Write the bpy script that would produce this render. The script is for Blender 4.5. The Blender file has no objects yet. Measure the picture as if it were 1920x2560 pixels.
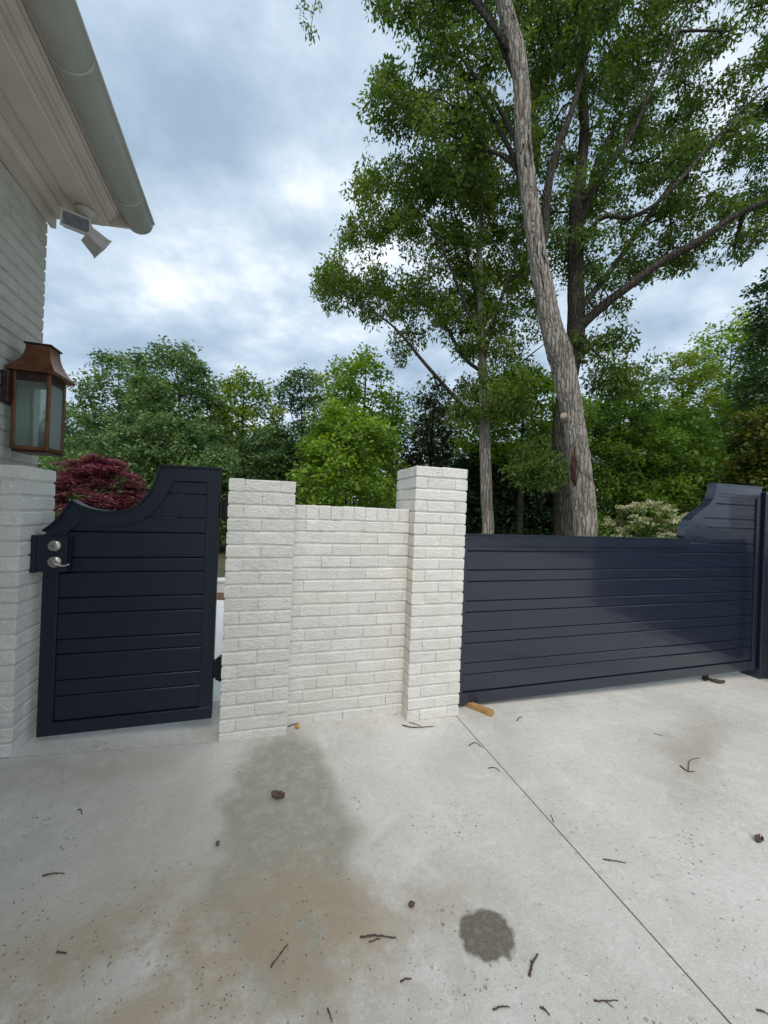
import bpy, bmesh, math, random
import numpy as np
from mathutils import Vector, Matrix, noise as mnoise

SC = bpy.context.scene
COL = SC.collection
rad = math.radians

# ------------------------------------------------------------------ camera
CF = 945.0                      # focal length in photo pixels (1920 x 2560)
CYAW, CPITCH, CROLL = 0.2906, 0.0019, 0.0377
CPOS = np.array([0.2505, -2.4466, 1.4116])
_fwd = np.array([math.sin(CYAW)*math.cos(CPITCH), math.cos(CYAW)*math.cos(CPITCH), math.sin(CPITCH)])
_r0 = np.array([math.cos(CYAW), -math.sin(CYAW), 0.0]); _u0 = np.cross(_r0, _fwd)
_right = math.cos(CROLL)*_r0 + math.sin(CROLL)*_u0
_up = -math.sin(CROLL)*_r0 + math.cos(CROLL)*_u0
cam_d = bpy.data.cameras.new('camera'); cam = bpy.data.objects.new('camera', cam_d); COL.objects.link(cam)
cam_d.sensor_fit = 'VERTICAL'; cam_d.sensor_height = 36.0; cam_d.lens = 36.0*CF/2560.0
cam_d.clip_start = 0.05; cam_d.clip_end = 2000
M = Matrix.Identity(4)
for i in range(3):
    M[i][0], M[i][1], M[i][2], M[i][3] = _right[i], _up[i], -_fwd[i], CPOS[i]
cam.matrix_world = M
SC.camera = cam

# ------------------------------------------------------------------ light
SUN_DIR = Vector((-0.16, -0.66, 0.80)).normalized()      # towards the sun, veiled by cloud
sun_d = bpy.data.lights.new('sun', 'SUN'); sun = bpy.data.objects.new('sun', sun_d); COL.objects.link(sun)
sun_d.energy = 1.5; sun_d.angle = rad(45); sun_d.color = (1.0, 0.94, 0.86)
sun.rotation_euler = SUN_DIR.to_track_quat('Z', 'Y').to_euler(); sun.location = (0, 0, 30)
W = bpy.data.worlds.new('World'); SC.world = W; W.use_nodes = True
def build_world():
    nt = W.node_tree; nt.nodes.clear(); N = nt.nodes.new; L = nt.links.new
    out = N('ShaderNodeOutputWorld'); bg = N('ShaderNodeBackground'); bg.inputs['Strength'].default_value = 0.1
    sky = N('ShaderNodeTexSky'); sky.sky_type = 'NISHITA'; sky.sun_disc = False
    sky.sun_elevation = math.asin(SUN_DIR.z); sky.sun_rotation = math.atan2(SUN_DIR.x, SUN_DIR.y)
    tc = N('ShaderNodeTexCoord'); sep = N('ShaderNodeSeparateXYZ'); L(tc.outputs['Generated'], sep.inputs[0])
    za = N('ShaderNodeMath'); za.operation = 'ABSOLUTE'; L(sep.outputs['Z'], za.inputs[0])
    zb = N('ShaderNodeMath'); zb.operation = 'ADD'; L(za.outputs[0], zb.inputs[0]); zb.inputs[1].default_value = 0.32
    dx = N('ShaderNodeMath'); dx.operation = 'DIVIDE'; L(sep.outputs['X'], dx.inputs[0]); L(zb.outputs[0], dx.inputs[1])
    dy = N('ShaderNodeMath'); dy.operation = 'DIVIDE'; L(sep.outputs['Y'], dy.inputs[0]); L(zb.outputs[0], dy.inputs[1])
    cb = N('ShaderNodeCombineXYZ'); L(dx.outputs[0], cb.inputs[0]); L(dy.outputs[0], cb.inputs[1])
    mp = N('ShaderNodeMapping'); L(cb.outputs[0], mp.inputs[0])
    mp.inputs['Rotation'].default_value = (0, 0, rad(24)); mp.inputs['Scale'].default_value = (1.0, 1.1, 1); mp.inputs['Location'].default_value = (3.1, 7.3, 0)
    n1 = N('ShaderNodeTexNoise'); n1.inputs['Scale'].default_value = 2.6; n1.inputs['Detail'].default_value = 9; n1.inputs["Roughness"].default_value = 0.57; n1.inputs['Distortion'].default_value = 0.0
    n2 = N('ShaderNodeTexNoise'); n2.inputs['Scale'].default_value = 1.1; n2.inputs['Detail'].default_value = 4; n2.inputs['Roughness'].default_value = 0.5; n2.inputs['Distortion'].default_value = 0.0
    L(mp.outputs[0], n1.inputs['Vector']); L(mp.outputs[0], n2.inputs['Vector'])
    mx = N('ShaderNodeMath'); mx.operation = 'MULTIPLY_ADD'; L(n2.outputs['Fac'], mx.inputs[0]); mx.inputs[1].default_value = 0.45; 
    sb = N('ShaderNodeMath'); sb.operation = 'MULTIPLY'; L(n1.outputs['Fac'], sb.inputs[0]); sb.inputs[1].default_value = 0.75
    L(sb.outputs[0], mx.inputs[2])
    cr = N('ShaderNodeValToRGB'); L(mx.outputs[0], cr.inputs[0]); e = cr.color_ramp.elements
    e[0].position = 0.38; e[0].color = (0.235, 0.312, 0.398, 1)
    e[1].position = 0.76; e[1].color = (0.76, 0.79, 0.83, 1)
    for p, c in ((0.49, (0.270, 0.358, 0.455, 1)), (0.57, (0.345, 0.435, 0.535, 1)), (0.65, (0.46, 0.545, 0.635, 1))):
        q = e.new(p); q.color = c
    sc = N('ShaderNodeVectorMath'); sc.operation = 'SCALE'; L(cr.outputs[0], sc.inputs[0]); sc.inputs['Scale'].default_value = 10.0
    mix = N('ShaderNodeMix'); mix.data_type = 'RGBA'; mix.inputs['Factor'].default_value = 0.93
    L(sky.outputs[0], mix.inputs['A']); L(sc.outputs[0], mix.inputs['B'])
    L(mix.outputs['Result'], bg.inputs['Color']); L(bg.outputs[0], out.inputs['Surface'])
build_world()
SC.view_settings.view_transform = 'Standard'; SC.view_settings.look = 'None'
SC.view_settings.exposure = 0.62; SC.view_settings.gamma = 1.0; SC.view_settings.use_curve_mapping = False
SC.cycles.max_bounces = 8; SC.cycles.transparent_max_bounces = 12

# ------------------------------------------------------------------ pixel helpers
def ray(u, v):
    return _right*((u-960)/CF) - _up*((v-1280)/CF) + _fwd
def at_depth(u, v, d):
    return CPOS + ray(u, v)*d
def on_plane(u, v, axis, val):
    d = ray(u, v); return CPOS + d*((val-CPOS[axis])/d[axis])
def gz(x):
    return -0.055*max(x, -1.3) if x < 0 else -0.022*min(x, 5.0)
def on_ground(xd, yd):          # display pixel (1659 wide) to the driveway surface
    u, v = xd*1.15732, yd*1.15732
    z = 0.0
    for _ in range(4):
        p = on_plane(u, v, 2, z); z = gz(p[0])
    return Vector((p[0], p[1], z))
def PD(xd, yd, depth):
    return at_depth(xd*1.15732, yd*1.15732, depth)

# ------------------------------------------------------------------ object helpers
def tag(o, label=None, cat=None, group=None, kind=None):
    if label: o['label'] = label
    if cat: o['category'] = cat
    if group: o['group'] = group
    if kind: o['kind'] = kind
    return o
def empty(name, loc=(0, 0, 0), label=None, cat=None, group=None, kind=None, rz=0.0):
    o = bpy.data.objects.new(name, None); COL.objects.link(o); o.location = loc; o.rotation_euler = (0, 0, rz)
    o.empty_display_size = 0.1
    return tag(o, label, cat, group, kind)
def obj(name, mesh, mat, parent=None, world=True):
    o = bpy.data.objects.new(name, mesh); COL.objects.link(o)
    if mat is not None and not mesh.materials: mesh.materials.append(mat)
    if parent is not None:
        o.parent = parent
        if world:
            o.matrix_parent_inverse = (Matrix.Translation(parent.location) @ parent.rotation_euler.to_matrix().to_4x4()).inverted() if parent.parent is None else parent_inv(parent)
    return o
def parent_inv(p):
    m = Matrix.Identity(4); chain = []
    q = p
    while q is not None: chain.append(q); q = q.parent
    for q in reversed(chain):
        loc = Matrix.Translation(q.location) @ q.rotation_euler.to_matrix().to_4x4() @ Matrix.Diagonal((*q.scale, 1))
        m = m @ q.matrix_parent_inverse @ loc
    return m.inverted()
def bm_mesh(name, bm, smooth=False):
    me = bpy.data.meshes.new(name); bm.normal_update(); bm.to_mesh(me); bm.free()
    if smooth:
        me.polygons.foreach_set('use_smooth', [True]*len(me.polygons))
    return me
def box(bm, x0, x1, y0, y1, z0, z1, bev=0.0, mat=None):
    r = bmesh.ops.create_cube(bm, size=1.0); vs = r['verts']
    for v in vs:
        v.co = Vector(((x0+x1)/2+v.co.x*(x1-x0), (y0+y1)/2+v.co.y*(y1-y0), (z0+z1)/2+v.co.z*(z1-z0)))
    if bev > 0:
        es = list({e for v in vs for e in v.link_edges})
        bmesh.ops.bevel(bm, geom=es, offset=bev, segments=1, affect='EDGES', profile=0.5)
def box_mesh(name, *a, bev=0.0):
    bm = bmesh.new(); box(bm, *a, bev=bev); return bm_mesh(name, bm)
def arr_mesh(name, V, F, tint=None, smooth=False):
    V = np.asarray(V, dtype=np.float32); F = np.asarray(F, dtype=np.int32); k = F.shape[1]
    me = bpy.data.meshes.new(name)
    me.vertices.add(len(V)); me.vertices.foreach_set('co', V.ravel())
    me.loops.add(F.size); me.loops.foreach_set('vertex_index', F.ravel())
    me.polygons.add(len(F)); me.polygons.foreach_set('loop_start', np.arange(0, F.size, k, dtype=np.int32))
    if smooth: me.polygons.foreach_set('use_smooth', np.ones(len(F), dtype=bool))
    if tint is not None:
        a = me.attributes.new('tint', 'FLOAT', 'FACE'); a.data.foreach_set('value', np.asarray(tint, dtype=np.float32))
    me.update(calc_edges=True); return me
def tube_arrays(pts, radii, sides=6, cap=True):
    pts = np.asarray(pts, dtype=float); n = len(pts)
    tang = np.gradient(pts, axis=0); tang /= (np.linalg.norm(tang, axis=1)[:, None]+1e-9)
    a = np.array([0, 0, 1.0]) if abs(tang[0][2]) < 0.9 else np.array([1.0, 0, 0])
    u = np.cross(tang[0], a); u /= np.linalg.norm(u)
    V = []; ang = np.linspace(0, 2*math.pi, sides, endpoint=False)
    for i in range(n):
        u = u - tang[i]*np.dot(u, tang[i]); u /= (np.linalg.norm(u)+1e-9); w = np.cross(tang[i], u)
        V.append(pts[i] + radii[i]*(np.cos(ang)[:, None]*u + np.sin(ang)[:, None]*w))
    V = np.concatenate(V); F = []
    for i in range(n-1):
        for j in range(sides):
            k = (j+1) % sides
            F.append((i*sides+j, i*sides+k, (i+1)*sides+k, (i+1)*sides+j))
    if cap:
        for base, c in ((0, pts[0]), ((n-1)*sides, pts[-1])):
            V = np.vstack([V, c[None]]); ci = len(V)-1
            for j in range(sides):
                k = (j+1) % sides
                F.append((base+j, base+k, ci, ci) if base else (base+k, base+j, ci, ci))
    return V, F
def faces_mesh(name, V, F, smooth=True):
    me = bpy.data.meshes.new(name)
    F = [tuple(dict.fromkeys(f)) for f in F]
    me.from_pydata([tuple(v) for v in V], [], F); me.update()
    if smooth: me.polygons.foreach_set('use_smooth', [True]*len(me.polygons))
    return me
def tube_mesh(name, pts, radii, sides=8, smooth=True):
    V, F = tube_arrays(pts, radii, sides); return faces_mesh(name, V, F, smooth)
def prism(bm, prof, axis, a, b):
    """extrude a closed 2-D profile; axis 'y': profile is (x, z); axis 'x': (y, z); axis 'z': (x, y)"""
    def P(p, t):
        return Vector((p[0], t, p[1])) if axis == 'y' else Vector((t, p[0], p[1])) if axis == 'x' else Vector((p[0], p[1], t))
    A = [bm.verts.new(P(p, a)) for p in prof]; B = [bm.verts.new(P(p, b)) for p in prof]
    n = len(prof)
    for i in range(n):
        bm.faces.new((A[i], A[(i+1) % n], B[(i+1) % n], B[i]))
    bm.faces.new(A[::-1]); bm.faces.new(B)
    bmesh.ops.recalc_face_normals(bm, faces=bm.faces[:])
def smoothcurve(pts, n):
    """Catmull-Rom through pts, n samples"""
    P = [np.array(p, float) for p in pts]; P = [2*P[0]-P[1]]+P+[2*P[-1]-P[-2]]
    out = []; m = len(P)-3
    for k in range(n):
        t = k/(n-1)*m; i = min(int(t), m-1); t -= i
        p0, p1, p2, p3 = P[i:i+4]
        out.append(0.5*((2*p1)+(-p0+p2)*t+(2*p0-5*p1+4*p2-p3)*t*t+(-p0+3*p1-3*p2+p3)*t**3))
    return np.array(out)

# ------------------------------------------------------------------ materials
def new_mat(name):
    m = bpy.data.materials.new(name); m.use_nodes = True; nt = m.node_tree
    b = nt.nodes['Principled BSDF']; return m, nt, b
def simple(name, col, rough=0.5, metal=0.0, spec=0.5, noise=0.0, nscale=20.0, bump=0.0, bscale=60.0, coat=0.0):
    m, nt, b = new_mat(name); N = nt.nodes.new; L = nt.links.new
    b.inputs['Base Color'].default_value = (*col, 1); b.inputs['Roughness'].default_value = rough
    b.inputs['Metallic'].default_value = metal; b.inputs['Specular IOR Level'].default_value = spec
    if coat: b.inputs['Coat Weight'].default_value = coat; b.inputs['Coat Roughness'].default_value = 0.08
    g = N('ShaderNodeNewGeometry')
    if noise:
        n = N('ShaderNodeTexNoise'); n.inputs['Scale'].default_value = nscale; n.inputs['Detail'].default_value = 5
        L(g.outputs['Position'], n.inputs['Vector'])
        r = N('ShaderNodeValToRGB'); L(n.outputs['Fac'], r.inputs[0])
        r.color_ramp.elements[0].position = 0.3; r.color_ramp.elements[1].position = 0.7
        r.color_ramp.elements[0].color = (*[c*(1-noise) for c in col], 1); r.color_ramp.elements[1].color = (*[min(1, c*(1+noise)) for c in col], 1)
        L(r.outputs[0], b.inputs['Base Color'])
    if bump:
        n = N('ShaderNodeTexNoise'); n.inputs['Scale'].default_value = bscale; n.inputs['Detail'].default_value = 4
        L(g.outputs['Position'], n.inputs['Vector'])
        bp = N('ShaderNodeBump'); bp.inputs['Strength'].default_value = bump; bp.inputs['Distance'].default_value = 0.004
        L(n.outputs['Fac'], bp.inputs['Height']); L(bp.outputs[0], b.inputs['Normal'])
    return m

def brick_mat(name, c_hi, c_lo, stain):
    m, nt, b = new_mat(name); N = nt.nodes.new; L = nt.links.new
    g = N('ShaderNodeNewGeometry'); oi = N('ShaderNodeObjectInfo')
    n = N('ShaderNodeTexNoise'); n.inputs['Scale'].default_value = 9; n.inputs['Detail'].default_value = 7; n.inputs['Roughness'].default_value = 0.65
    L(g.outputs['Position'], n.inputs['Vector'])
    r = N('ShaderNodeValToRGB'); L(n.outputs['Fac'], r.inputs[0]); e = r.color_ramp.elements
    e[0].position = 0.28; e[0].color = (*c_lo, 1); e[1].position = 0.62; e[1].color = (*c_hi, 1)
    # faint per-brick tone
    mt = N('ShaderNodeMath'); mt.operation = 'MULTIPLY_ADD'; L(oi.outputs['Random'], mt.inputs[0]); mt.inputs[1].default_value = 0.09; mt.inputs[2].default_value = 0.935
    sc = N('ShaderNodeVectorMath'); sc.operation = 'SCALE'; L(r.outputs[0], sc.inputs[0]); L(mt.outputs[0], sc.inputs['Scale'])
    # yellowish splash stains
    n2 = N('ShaderNodeTexNoise'); n2.inputs['Scale'].default_value = 3.1; n2.inputs['Detail'].default_value = 4; L(g.outputs['Position'], n2.inputs['Vector'])
    r2 = N('ShaderNodeMapRange'); L(n2.outputs['Fac'], r2.inputs[0]); r2.inputs[1].default_value = 0.52; r2.inputs[2].default_value = 0.75; r2.inputs[4].default_value = 0.55
    mx = N('ShaderNodeMix'); mx.data_type = 'RGBA'; L(r2.outputs[0], mx.inputs['Factor']); L(sc.outputs[0], mx.inputs['A']); mx.inputs['B'].default_value = (*stain, 1)
    # fine dark specks and hairline cracks
    v = N('ShaderNodeTexNoise'); v.inputs['Scale'].default_value = 55; v.inputs['Detail'].default_value = 3; L(g.outputs['Position'], v.inputs['Vector'])
    r3 = N('ShaderNodeMapRange'); L(v.outputs['Fac'], r3.inputs[0]); r3.inputs[1].default_value = 0.69; r3.inputs[2].default_value = 0.74; r3.inputs[4].default_value = 0.35
    m3 = N('ShaderNodeMix'); m3.data_type = 'RGBA'; L(r3.outputs[0], m3.inputs['Factor']); L(mx.outputs['Result'], m3.inputs['A']); m3.inputs['B'].default_value = (0.36, 0.34, 0.29, 1)
    L(m3.outputs['Result'], b.inputs['Base Color']); b.inputs['Roughness'].default_value = 0.62; b.inputs['Specular IOR Level'].default_value = 0.3
    # rumpled moulded-brick relief
    w = N('ShaderNodeTexNoise'); w.inputs['Scale'].default_value = 26; w.inputs['Detail'].default_value = 6; w.inputs['Roughness'].default_value = 0.6; w.inputs['Distortion'].default_value = 1.6
    mp = N('ShaderNodeMapping'); mp.inputs['Scale'].default_value = (1, 1, 1.7); L(g.outputs['Position'], mp.inputs[0]); L(mp.outputs[0], w.inputs['Vector'])
    bp = N('ShaderNodeBump'); bp.inputs['Strength'].default_value = 0.8; bp.inputs['Distance'].default_value = 0.014
    L(w.outputs['Fac'], bp.inputs['Height'])
    w2 = N('ShaderNodeTexNoise'); w2.inputs['Scale'].default_value = 160; w2.inputs['Detail'].default_value = 3; L(g.outputs['Position'], w2.inputs['Vector'])
    bp2 = N('ShaderNodeBump'); bp2.inputs['Strength'].default_value = 0.25; bp2.inputs['Distance'].default_value = 0.003
    L(w2.outputs['Fac'], bp2.inputs['Height']); L(bp.outputs[0], bp2.inputs['Normal']); L(bp2.outputs[0], b.inputs['Normal'])
    return m
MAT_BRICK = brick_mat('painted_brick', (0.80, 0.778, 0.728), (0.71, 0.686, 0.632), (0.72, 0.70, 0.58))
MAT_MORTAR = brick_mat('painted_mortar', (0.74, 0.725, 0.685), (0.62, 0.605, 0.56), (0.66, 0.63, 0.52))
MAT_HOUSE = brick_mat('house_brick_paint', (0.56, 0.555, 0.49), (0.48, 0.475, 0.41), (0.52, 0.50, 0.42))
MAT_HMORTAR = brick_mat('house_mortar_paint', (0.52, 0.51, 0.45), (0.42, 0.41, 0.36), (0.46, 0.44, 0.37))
MAT_TRIM = simple('eave_trim_paint', (0.56, 0.50, 0.44), 0.5, noise=0.07, nscale=6)
MAT_GUTTER = simple('gutter_metal', (0.47, 0.48, 0.43), 0.42, noise=0.10, nscale=5)
MAT_ROOF = simple('roof_shingle', (0.09, 0.085, 0.08), 0.9, noise=0.3, nscale=9)

def navy(name, rough, coat, base=(0.0105, 0.0155, 0.0310)):
    m, nt, b = new_mat(name); N = nt.nodes.new; L = nt.links.new
    b.inputs['Base Color'].default_value = (*base, 1); b.inputs['Roughness'].default_value = rough
    b.inputs['Specular IOR Level'].default_value = 0.5; b.inputs['Coat Weight'].default_value = coat; b.inputs['Coat Roughness'].default_value = 0.05
    g = N('ShaderNodeNewGeometry'); n = N('ShaderNodeTexNoise'); n.inputs['Scale'].default_value = 3.0; n.inputs['Detail'].default_value = 3
    mp = N('ShaderNodeMapping'); mp.inputs['Scale'].default_value = (0.6, 1, 3.0); L(g.outputs['Position'], mp.inputs[0]); L(mp.outputs[0], n.inputs['Vector'])
    bp = N('ShaderNodeBump'); bp.inputs['Strength'].default_value = 0.06; bp.inputs['Distance'].default_value = 0.02; L(n.outputs['Fac'], bp.inputs['Height'])
    n2 = N('ShaderNodeTexNoise'); n2.inputs['Scale'].default_value = 420; n2.inputs['Detail'].default_value = 2; L(g.outputs['Position'], n2.inputs['Vector'])
    b2 = N('ShaderNodeBump'); b2.inputs['Strength'].default_value = 0.05; b2.inputs['Distance'].default_value = 0.001; L(n2.outputs['Fac'], b2.inputs['Height']); L(bp.outputs[0], b2.inputs['Normal'])
    L(b2.outputs[0], b.inputs['Normal']); L(b2.outputs[0], b.inputs['Coat Normal'])
    n3 = N('ShaderNodeTexNoise'); n3.inputs['Scale'].default_value = 7; n3.inputs['Detail'].default_value = 6; L(g.outputs['Position'], n3.inputs['Vector'])
    r3 = N('ShaderNodeMapRange'); L(n3.outputs['Fac'], r3.inputs[0]); r3.inputs[3].default_value = rough-0.06; r3.inputs[4].default_value = rough+0.08
    L(r3.outputs[0], b.inputs['Roughness'])
    return m
MAT_NAVY = navy('navy_gloss_paint', 0.22, 0.6)
MAT_NAVY_SATIN = navy('navy_satin_paint', 0.36, 0.0, (0.0050, 0.0095, 0.0230))
MAT_BLACK = simple('black_metal', (0.012, 0.013, 0.016), 0.4, metal=0.3)
MAT_STEEL = simple('brushed_nickel', (0.52, 0.49, 0.45), 0.24, metal=1.0)
MAT_COPPER = simple('aged_copper', (0.20, 0.085, 0.045), 0.42, metal=0.75, noise=0.35, nscale=18)
MAT_COPPER_D = simple('dark_copper', (0.055, 0.032, 0.025), 0.45, metal=0.6, noise=0.3, nscale=18)
MAT_FLOOD = simple('floodlight_paint', (0.50, 0.48, 0.43), 0.5, noise=0.1, nscale=30)
MAT_LENS = simple('floodlight_glass', (0.06, 0.065, 0.06), 0.15, noise=0.4, nscale=40, coat=0.6)
MAT_PINE = simple('sawn_pine', (0.42, 0.24, 0.09), 0.7, noise=0.3, nscale=25)
MAT_TWIG = simple('dead_twig', (0.075, 0.045, 0.038), 0.8, noise=0.4, nscale=60)
MAT_DEADLEAF = simple('dead_leaf', (0.10, 0.06, 0.04), 0.7, noise=0.4, nscale=70)
MAT_YELLOW = simple('yellow_leaf', (0.50, 0.30, 0.05), 0.6, noise=0.2, nscale=70)
MAT_MULCH = simple('mulch', (0.16, 0.085, 0.05), 0.95, noise=0.5, nscale=30, bump=0.8, bscale=40)
def glass_mat():
    m = bpy.data.materials.new('seeded_glass'); m.use_nodes = True; nt = m.node_tree; nt.nodes.clear(); N = nt.nodes.new; L = nt.links.new
    out = N('ShaderNodeOutputMaterial'); tr = N('ShaderNodeBsdfTransparent'); tr.inputs[0].default_value = (0.90, 0.95, 0.93, 1)
    gl = N('ShaderNodeBsdfGlossy'); gl.inputs['Roughness'].default_value = 0.12
    df = N('ShaderNodeBsdfTranslucent'); df.inputs[0].default_value = (0.85, 0.92, 0.89, 1)
    g = N('ShaderNodeNewGeometry'); n = N('ShaderNodeTexNoise'); n.inputs['Scale'].default_value = 140; L(g.outputs['Position'], n.inputs['Vector'])
    bp = N('ShaderNodeBump'); bp.inputs['Strength'].default_value = 0.35; bp.inputs['Distance'].default_value = 0.003; L(n.outputs['Fac'], bp.inputs['Height']); L(bp.outputs[0], gl.inputs['Normal'])
    fr = N('ShaderNodeFresnel'); fr.inputs['IOR'].default_value = 1.5
    a = N('ShaderNodeMixShader'); L(fr.outputs[0], a.inputs[0]); L(tr.outputs[0], a.inputs[1]); L(gl.outputs[0], a.inputs[2])
    c = N('ShaderNodeMixShader'); c.inputs[0].default_value = 0.33; L(a.outputs[0], c.inputs[1]); L(df.outputs[0], c.inputs[2])
    L(c.outputs[0], out.inputs[0]); return m
MAT_GLASS = glass_mat()

def concrete_mat():
    m, nt, b = new_mat('concrete'); N = nt.nodes.new; L = nt.links.new
    g = N('ShaderNodeNewGeometry')
    def noise(scale, detail=5, rough=0.55, dist=0.0, loc=None):
        n = N('ShaderNodeTexNoise'); n.inputs['Scale'].default_value = scale; n.inputs['Detail'].default_value = detail; n.inputs['Roughness'].default_value = rough; n.inputs['Distortion'].default_value = dist
        if loc:
            mp = N('ShaderNodeMapping'); mp.inputs['Location'].default_value = loc; L(g.outputs['Position'], mp.inputs[0]); L(mp.outputs[0], n.inputs['Vector'])
        else: L(g.outputs['Position'], n.inputs['Vector'])
        return n.outputs['Fac']
    def rng(s, a, c, lo=0.0, hi=1.0):
        r = N('ShaderNodeMapRange'); r.interpolation_type = 'SMOOTHSTEP'; L(s, r.inputs[0]); r.inputs[1].default_value = a; r.inputs[2].default_value = c; r.inputs[3].default_value = lo; r.inputs[4].default_value = hi; return r.outputs[0]
    def math_(op, a, c):
        x = N('ShaderNodeMath'); x.operation = op
        for i, q in enumerate((a, c)):
            if isinstance(q, (int, float)): x.inputs[i].default_value = q
            else: L(q, x.inputs[i])
        return x.outputs[0]
    def mixc(f, a, col):
        x = N('ShaderNodeMix'); x.data_type = 'RGBA'; L(f, x.inputs['Factor']); L(a, x.inputs['A']); x.inputs['B'].default_value = (*col, 1); return x.outputs['Result']
    r = N('ShaderNodeValToRGB'); L(noise(1.3, 6, 0.6), r.inputs[0]); e = r.color_ramp.elements
    e[0].position = 0.32; e[0].color = (0.50, 0.475, 0.425, 1); e[1].position = 0.66; e[1].color = (0.65, 0.628, 0.585, 1)
    col = r.outputs[0]
    col = mixc(rng(noise(5, 8, 0.75, 0.8), 0.48, 0.68, 0, 0.55), col, (0.72, 0.70, 0.665))           # laitance blooms
    col = mixc(rng(noise(38, 5, 0.75), 0.50, 0.70, 0, 0.42), col, (0.38, 0.37, 0.34))
    col = mixc(rng(noise(130, 4, 0.7), 0.52, 0.72, 0, 0.45), col, (0.36, 0.35, 0.32))
    col = mixc(rng(noise(75, 4, 0.7, 0, (3, 8, 0)), 0.54, 0.72, 0, 0.5), col, (0.80, 0.79, 0.765))
    # position of stains, wobbled
    wob = N('ShaderNodeTexNoise'); wob.inputs['Scale'].default_value = 4.0; wob.inputs['Detail'].default_value = 6; L(g.outputs['Position'], wob.inputs['Vector'])
    wv = N('ShaderNodeVectorMath'); wv.operation = 'MULTIPLY_ADD'; L(wob.outputs['Color'], wv.inputs[0]); wv.inputs[1].default_value = (0.30, 0.30, 0); L(g.outputs['Position'], wv.inputs[2])
    wob2 = N('ShaderNodeTexNoise'); wob2.inputs['Scale'].default_value = 26.0; wob2.inputs['Detail'].default_value = 4; L(g.outputs['Position'], wob2.inputs['Vector'])
    wv2 = N('ShaderNodeVectorMath'); wv2.operation = 'MULTIPLY_ADD'; L(wob2.outputs['Color'], wv2.inputs[0]); wv2.inputs[1].default_value = (0.05, 0.05, 0); L(g.outputs['Position'], wv2.inputs[2])
    wob3 = N('ShaderNodeTexNoise'); wob3.inputs['Scale'].default_value = 90.0; L(g.outputs['Position'], wob3.inputs['Vector'])
    wv3 = N('ShaderNodeVectorMath'); wv3.operation = 'MULTIPLY_ADD'; L(wob3.outputs['Color'], wv3.inputs[0]); wv3.inputs[1].default_value = (0.014, 0.014, 0); L(g.outputs['Position'], wv3.inputs[2])
    def blob(cx, cy, rx, ry, soft, vec, off=0.15, ang=0.0):
        mp = N('ShaderNodeMapping'); mp.vector_type = 'TEXTURE'; mp.inputs['Location'].default_value = (cx+off, cy+off, 0); mp.inputs['Rotation'].default_value = (0, 0, ang); mp.inputs['Scale'].default_value = (rx, ry, 1e4)
        L(vec.outputs[0], mp.inputs[0]); ln = N('ShaderNodeVectorMath'); ln.operation = 'LENGTH'; L(mp.outputs[0], ln.inputs[0])
        return rng(ln.outputs['Value'], 1-soft, 1+soft, 1.0, 0.0)
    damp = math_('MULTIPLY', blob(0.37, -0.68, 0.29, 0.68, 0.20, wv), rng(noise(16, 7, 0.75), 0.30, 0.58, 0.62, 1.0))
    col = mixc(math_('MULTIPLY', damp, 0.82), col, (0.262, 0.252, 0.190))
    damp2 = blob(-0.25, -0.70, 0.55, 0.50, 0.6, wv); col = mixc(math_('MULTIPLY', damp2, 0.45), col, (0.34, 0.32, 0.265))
    rust = math_('MULTIPLY', blob(0.10, -1.18, 0.85, 0.30, 0.6, wv), rng(noise(4.5, 7, 0.7, 0, (4, 2, 0)), 0.36, 0.58)); col = mixc(math_('MULTIPLY', rust, 0.78), col, (0.37, 0.29, 0.20))
    rust2 = blob(-0.75, -0.15, 0.5, 0.12, 0.6, wv); col = mixc(math_('MULTIPLY', rust2, 0.30), col, (0.36, 0.30, 0.22))
    streak = blob(3.05, -0.62, 0.12, 0.55, 0.7, wv, ang=-1.1); col = mixc(math_('MULTIPLY', streak, 0.55), col, (0.33, 0.28, 0.21))
    # exposed aggregate specks
    vor = N('ShaderNodeTexVoronoi'); vor.inputs['Scale'].default_value = 62; vor.inputs['Randomness'].default_value = 1; L(wv3.outputs[0], vor.inputs['Vector'])
    patch = math_('MAXIMUM', rng(noise(2.3, 5, 0.6, 0.3, (7, 1, 0)), 0.52, 0.60), rng(noise(0.8, 2, 0.5, 0, (2, 9, 0)), 0.62, 0.72))
    gate = N('ShaderNodeSeparateColor'); L(vor.outputs['Color'], gate.inputs[0])
    rad_c = math_('MULTIPLY', math_('POWER', gate.outputs[0], 2.5), 0.42)
    spk = math_('MULTIPLY', rng(math_('SUBTRACT', vor.outputs['Distance'], rad_c), -0.06, 0.02, 1.0, 0.0), patch)
    spk = math_('MULTIPLY', spk, rng(gate.outputs[1], 0.1, 0.9, 0.15, 1.0))
    col = mixc(math_('MULTIPLY', spk, 0.8), col, (0.20, 0.21, 0.22))
    # sparse dark bits
    vor2 = N('ShaderNodeTexVoronoi'); vor2.inputs['Scale'].default_value = 34; L(wv2.outputs[0], vor2.inputs['Vector'])
    g2 = N('ShaderNodeSeparateColor'); L(vor2.outputs['Color'], g2.inputs[0])
    bits = math_('MULTIPLY', rng(vor2.outputs['Distance'], 0.05, 0.10, 1.0, 0.0), rng(g2.outputs[1], 0.93, 0.95))
    col = mixc(math_('MULTIPLY', bits, 0.85), col, (0.10, 0.08, 0.065))
    # wet oil spot
    spot = blob(1.015, -1.315, 0.098, 0.082, 0.10, wv2, 0.025)
    spot = math_('MULTIPLY', spot, rng(noise(45, 4), 0.2, 0.55, 0.75, 1.0))
    col = mixc(math_('MULTIPLY', spot, 0.92), col, (0.125, 0.110, 0.075))
    L(col, b.inputs['Base Color']); b.inputs['Specular IOR Level'].default_value = 0.35
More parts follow.
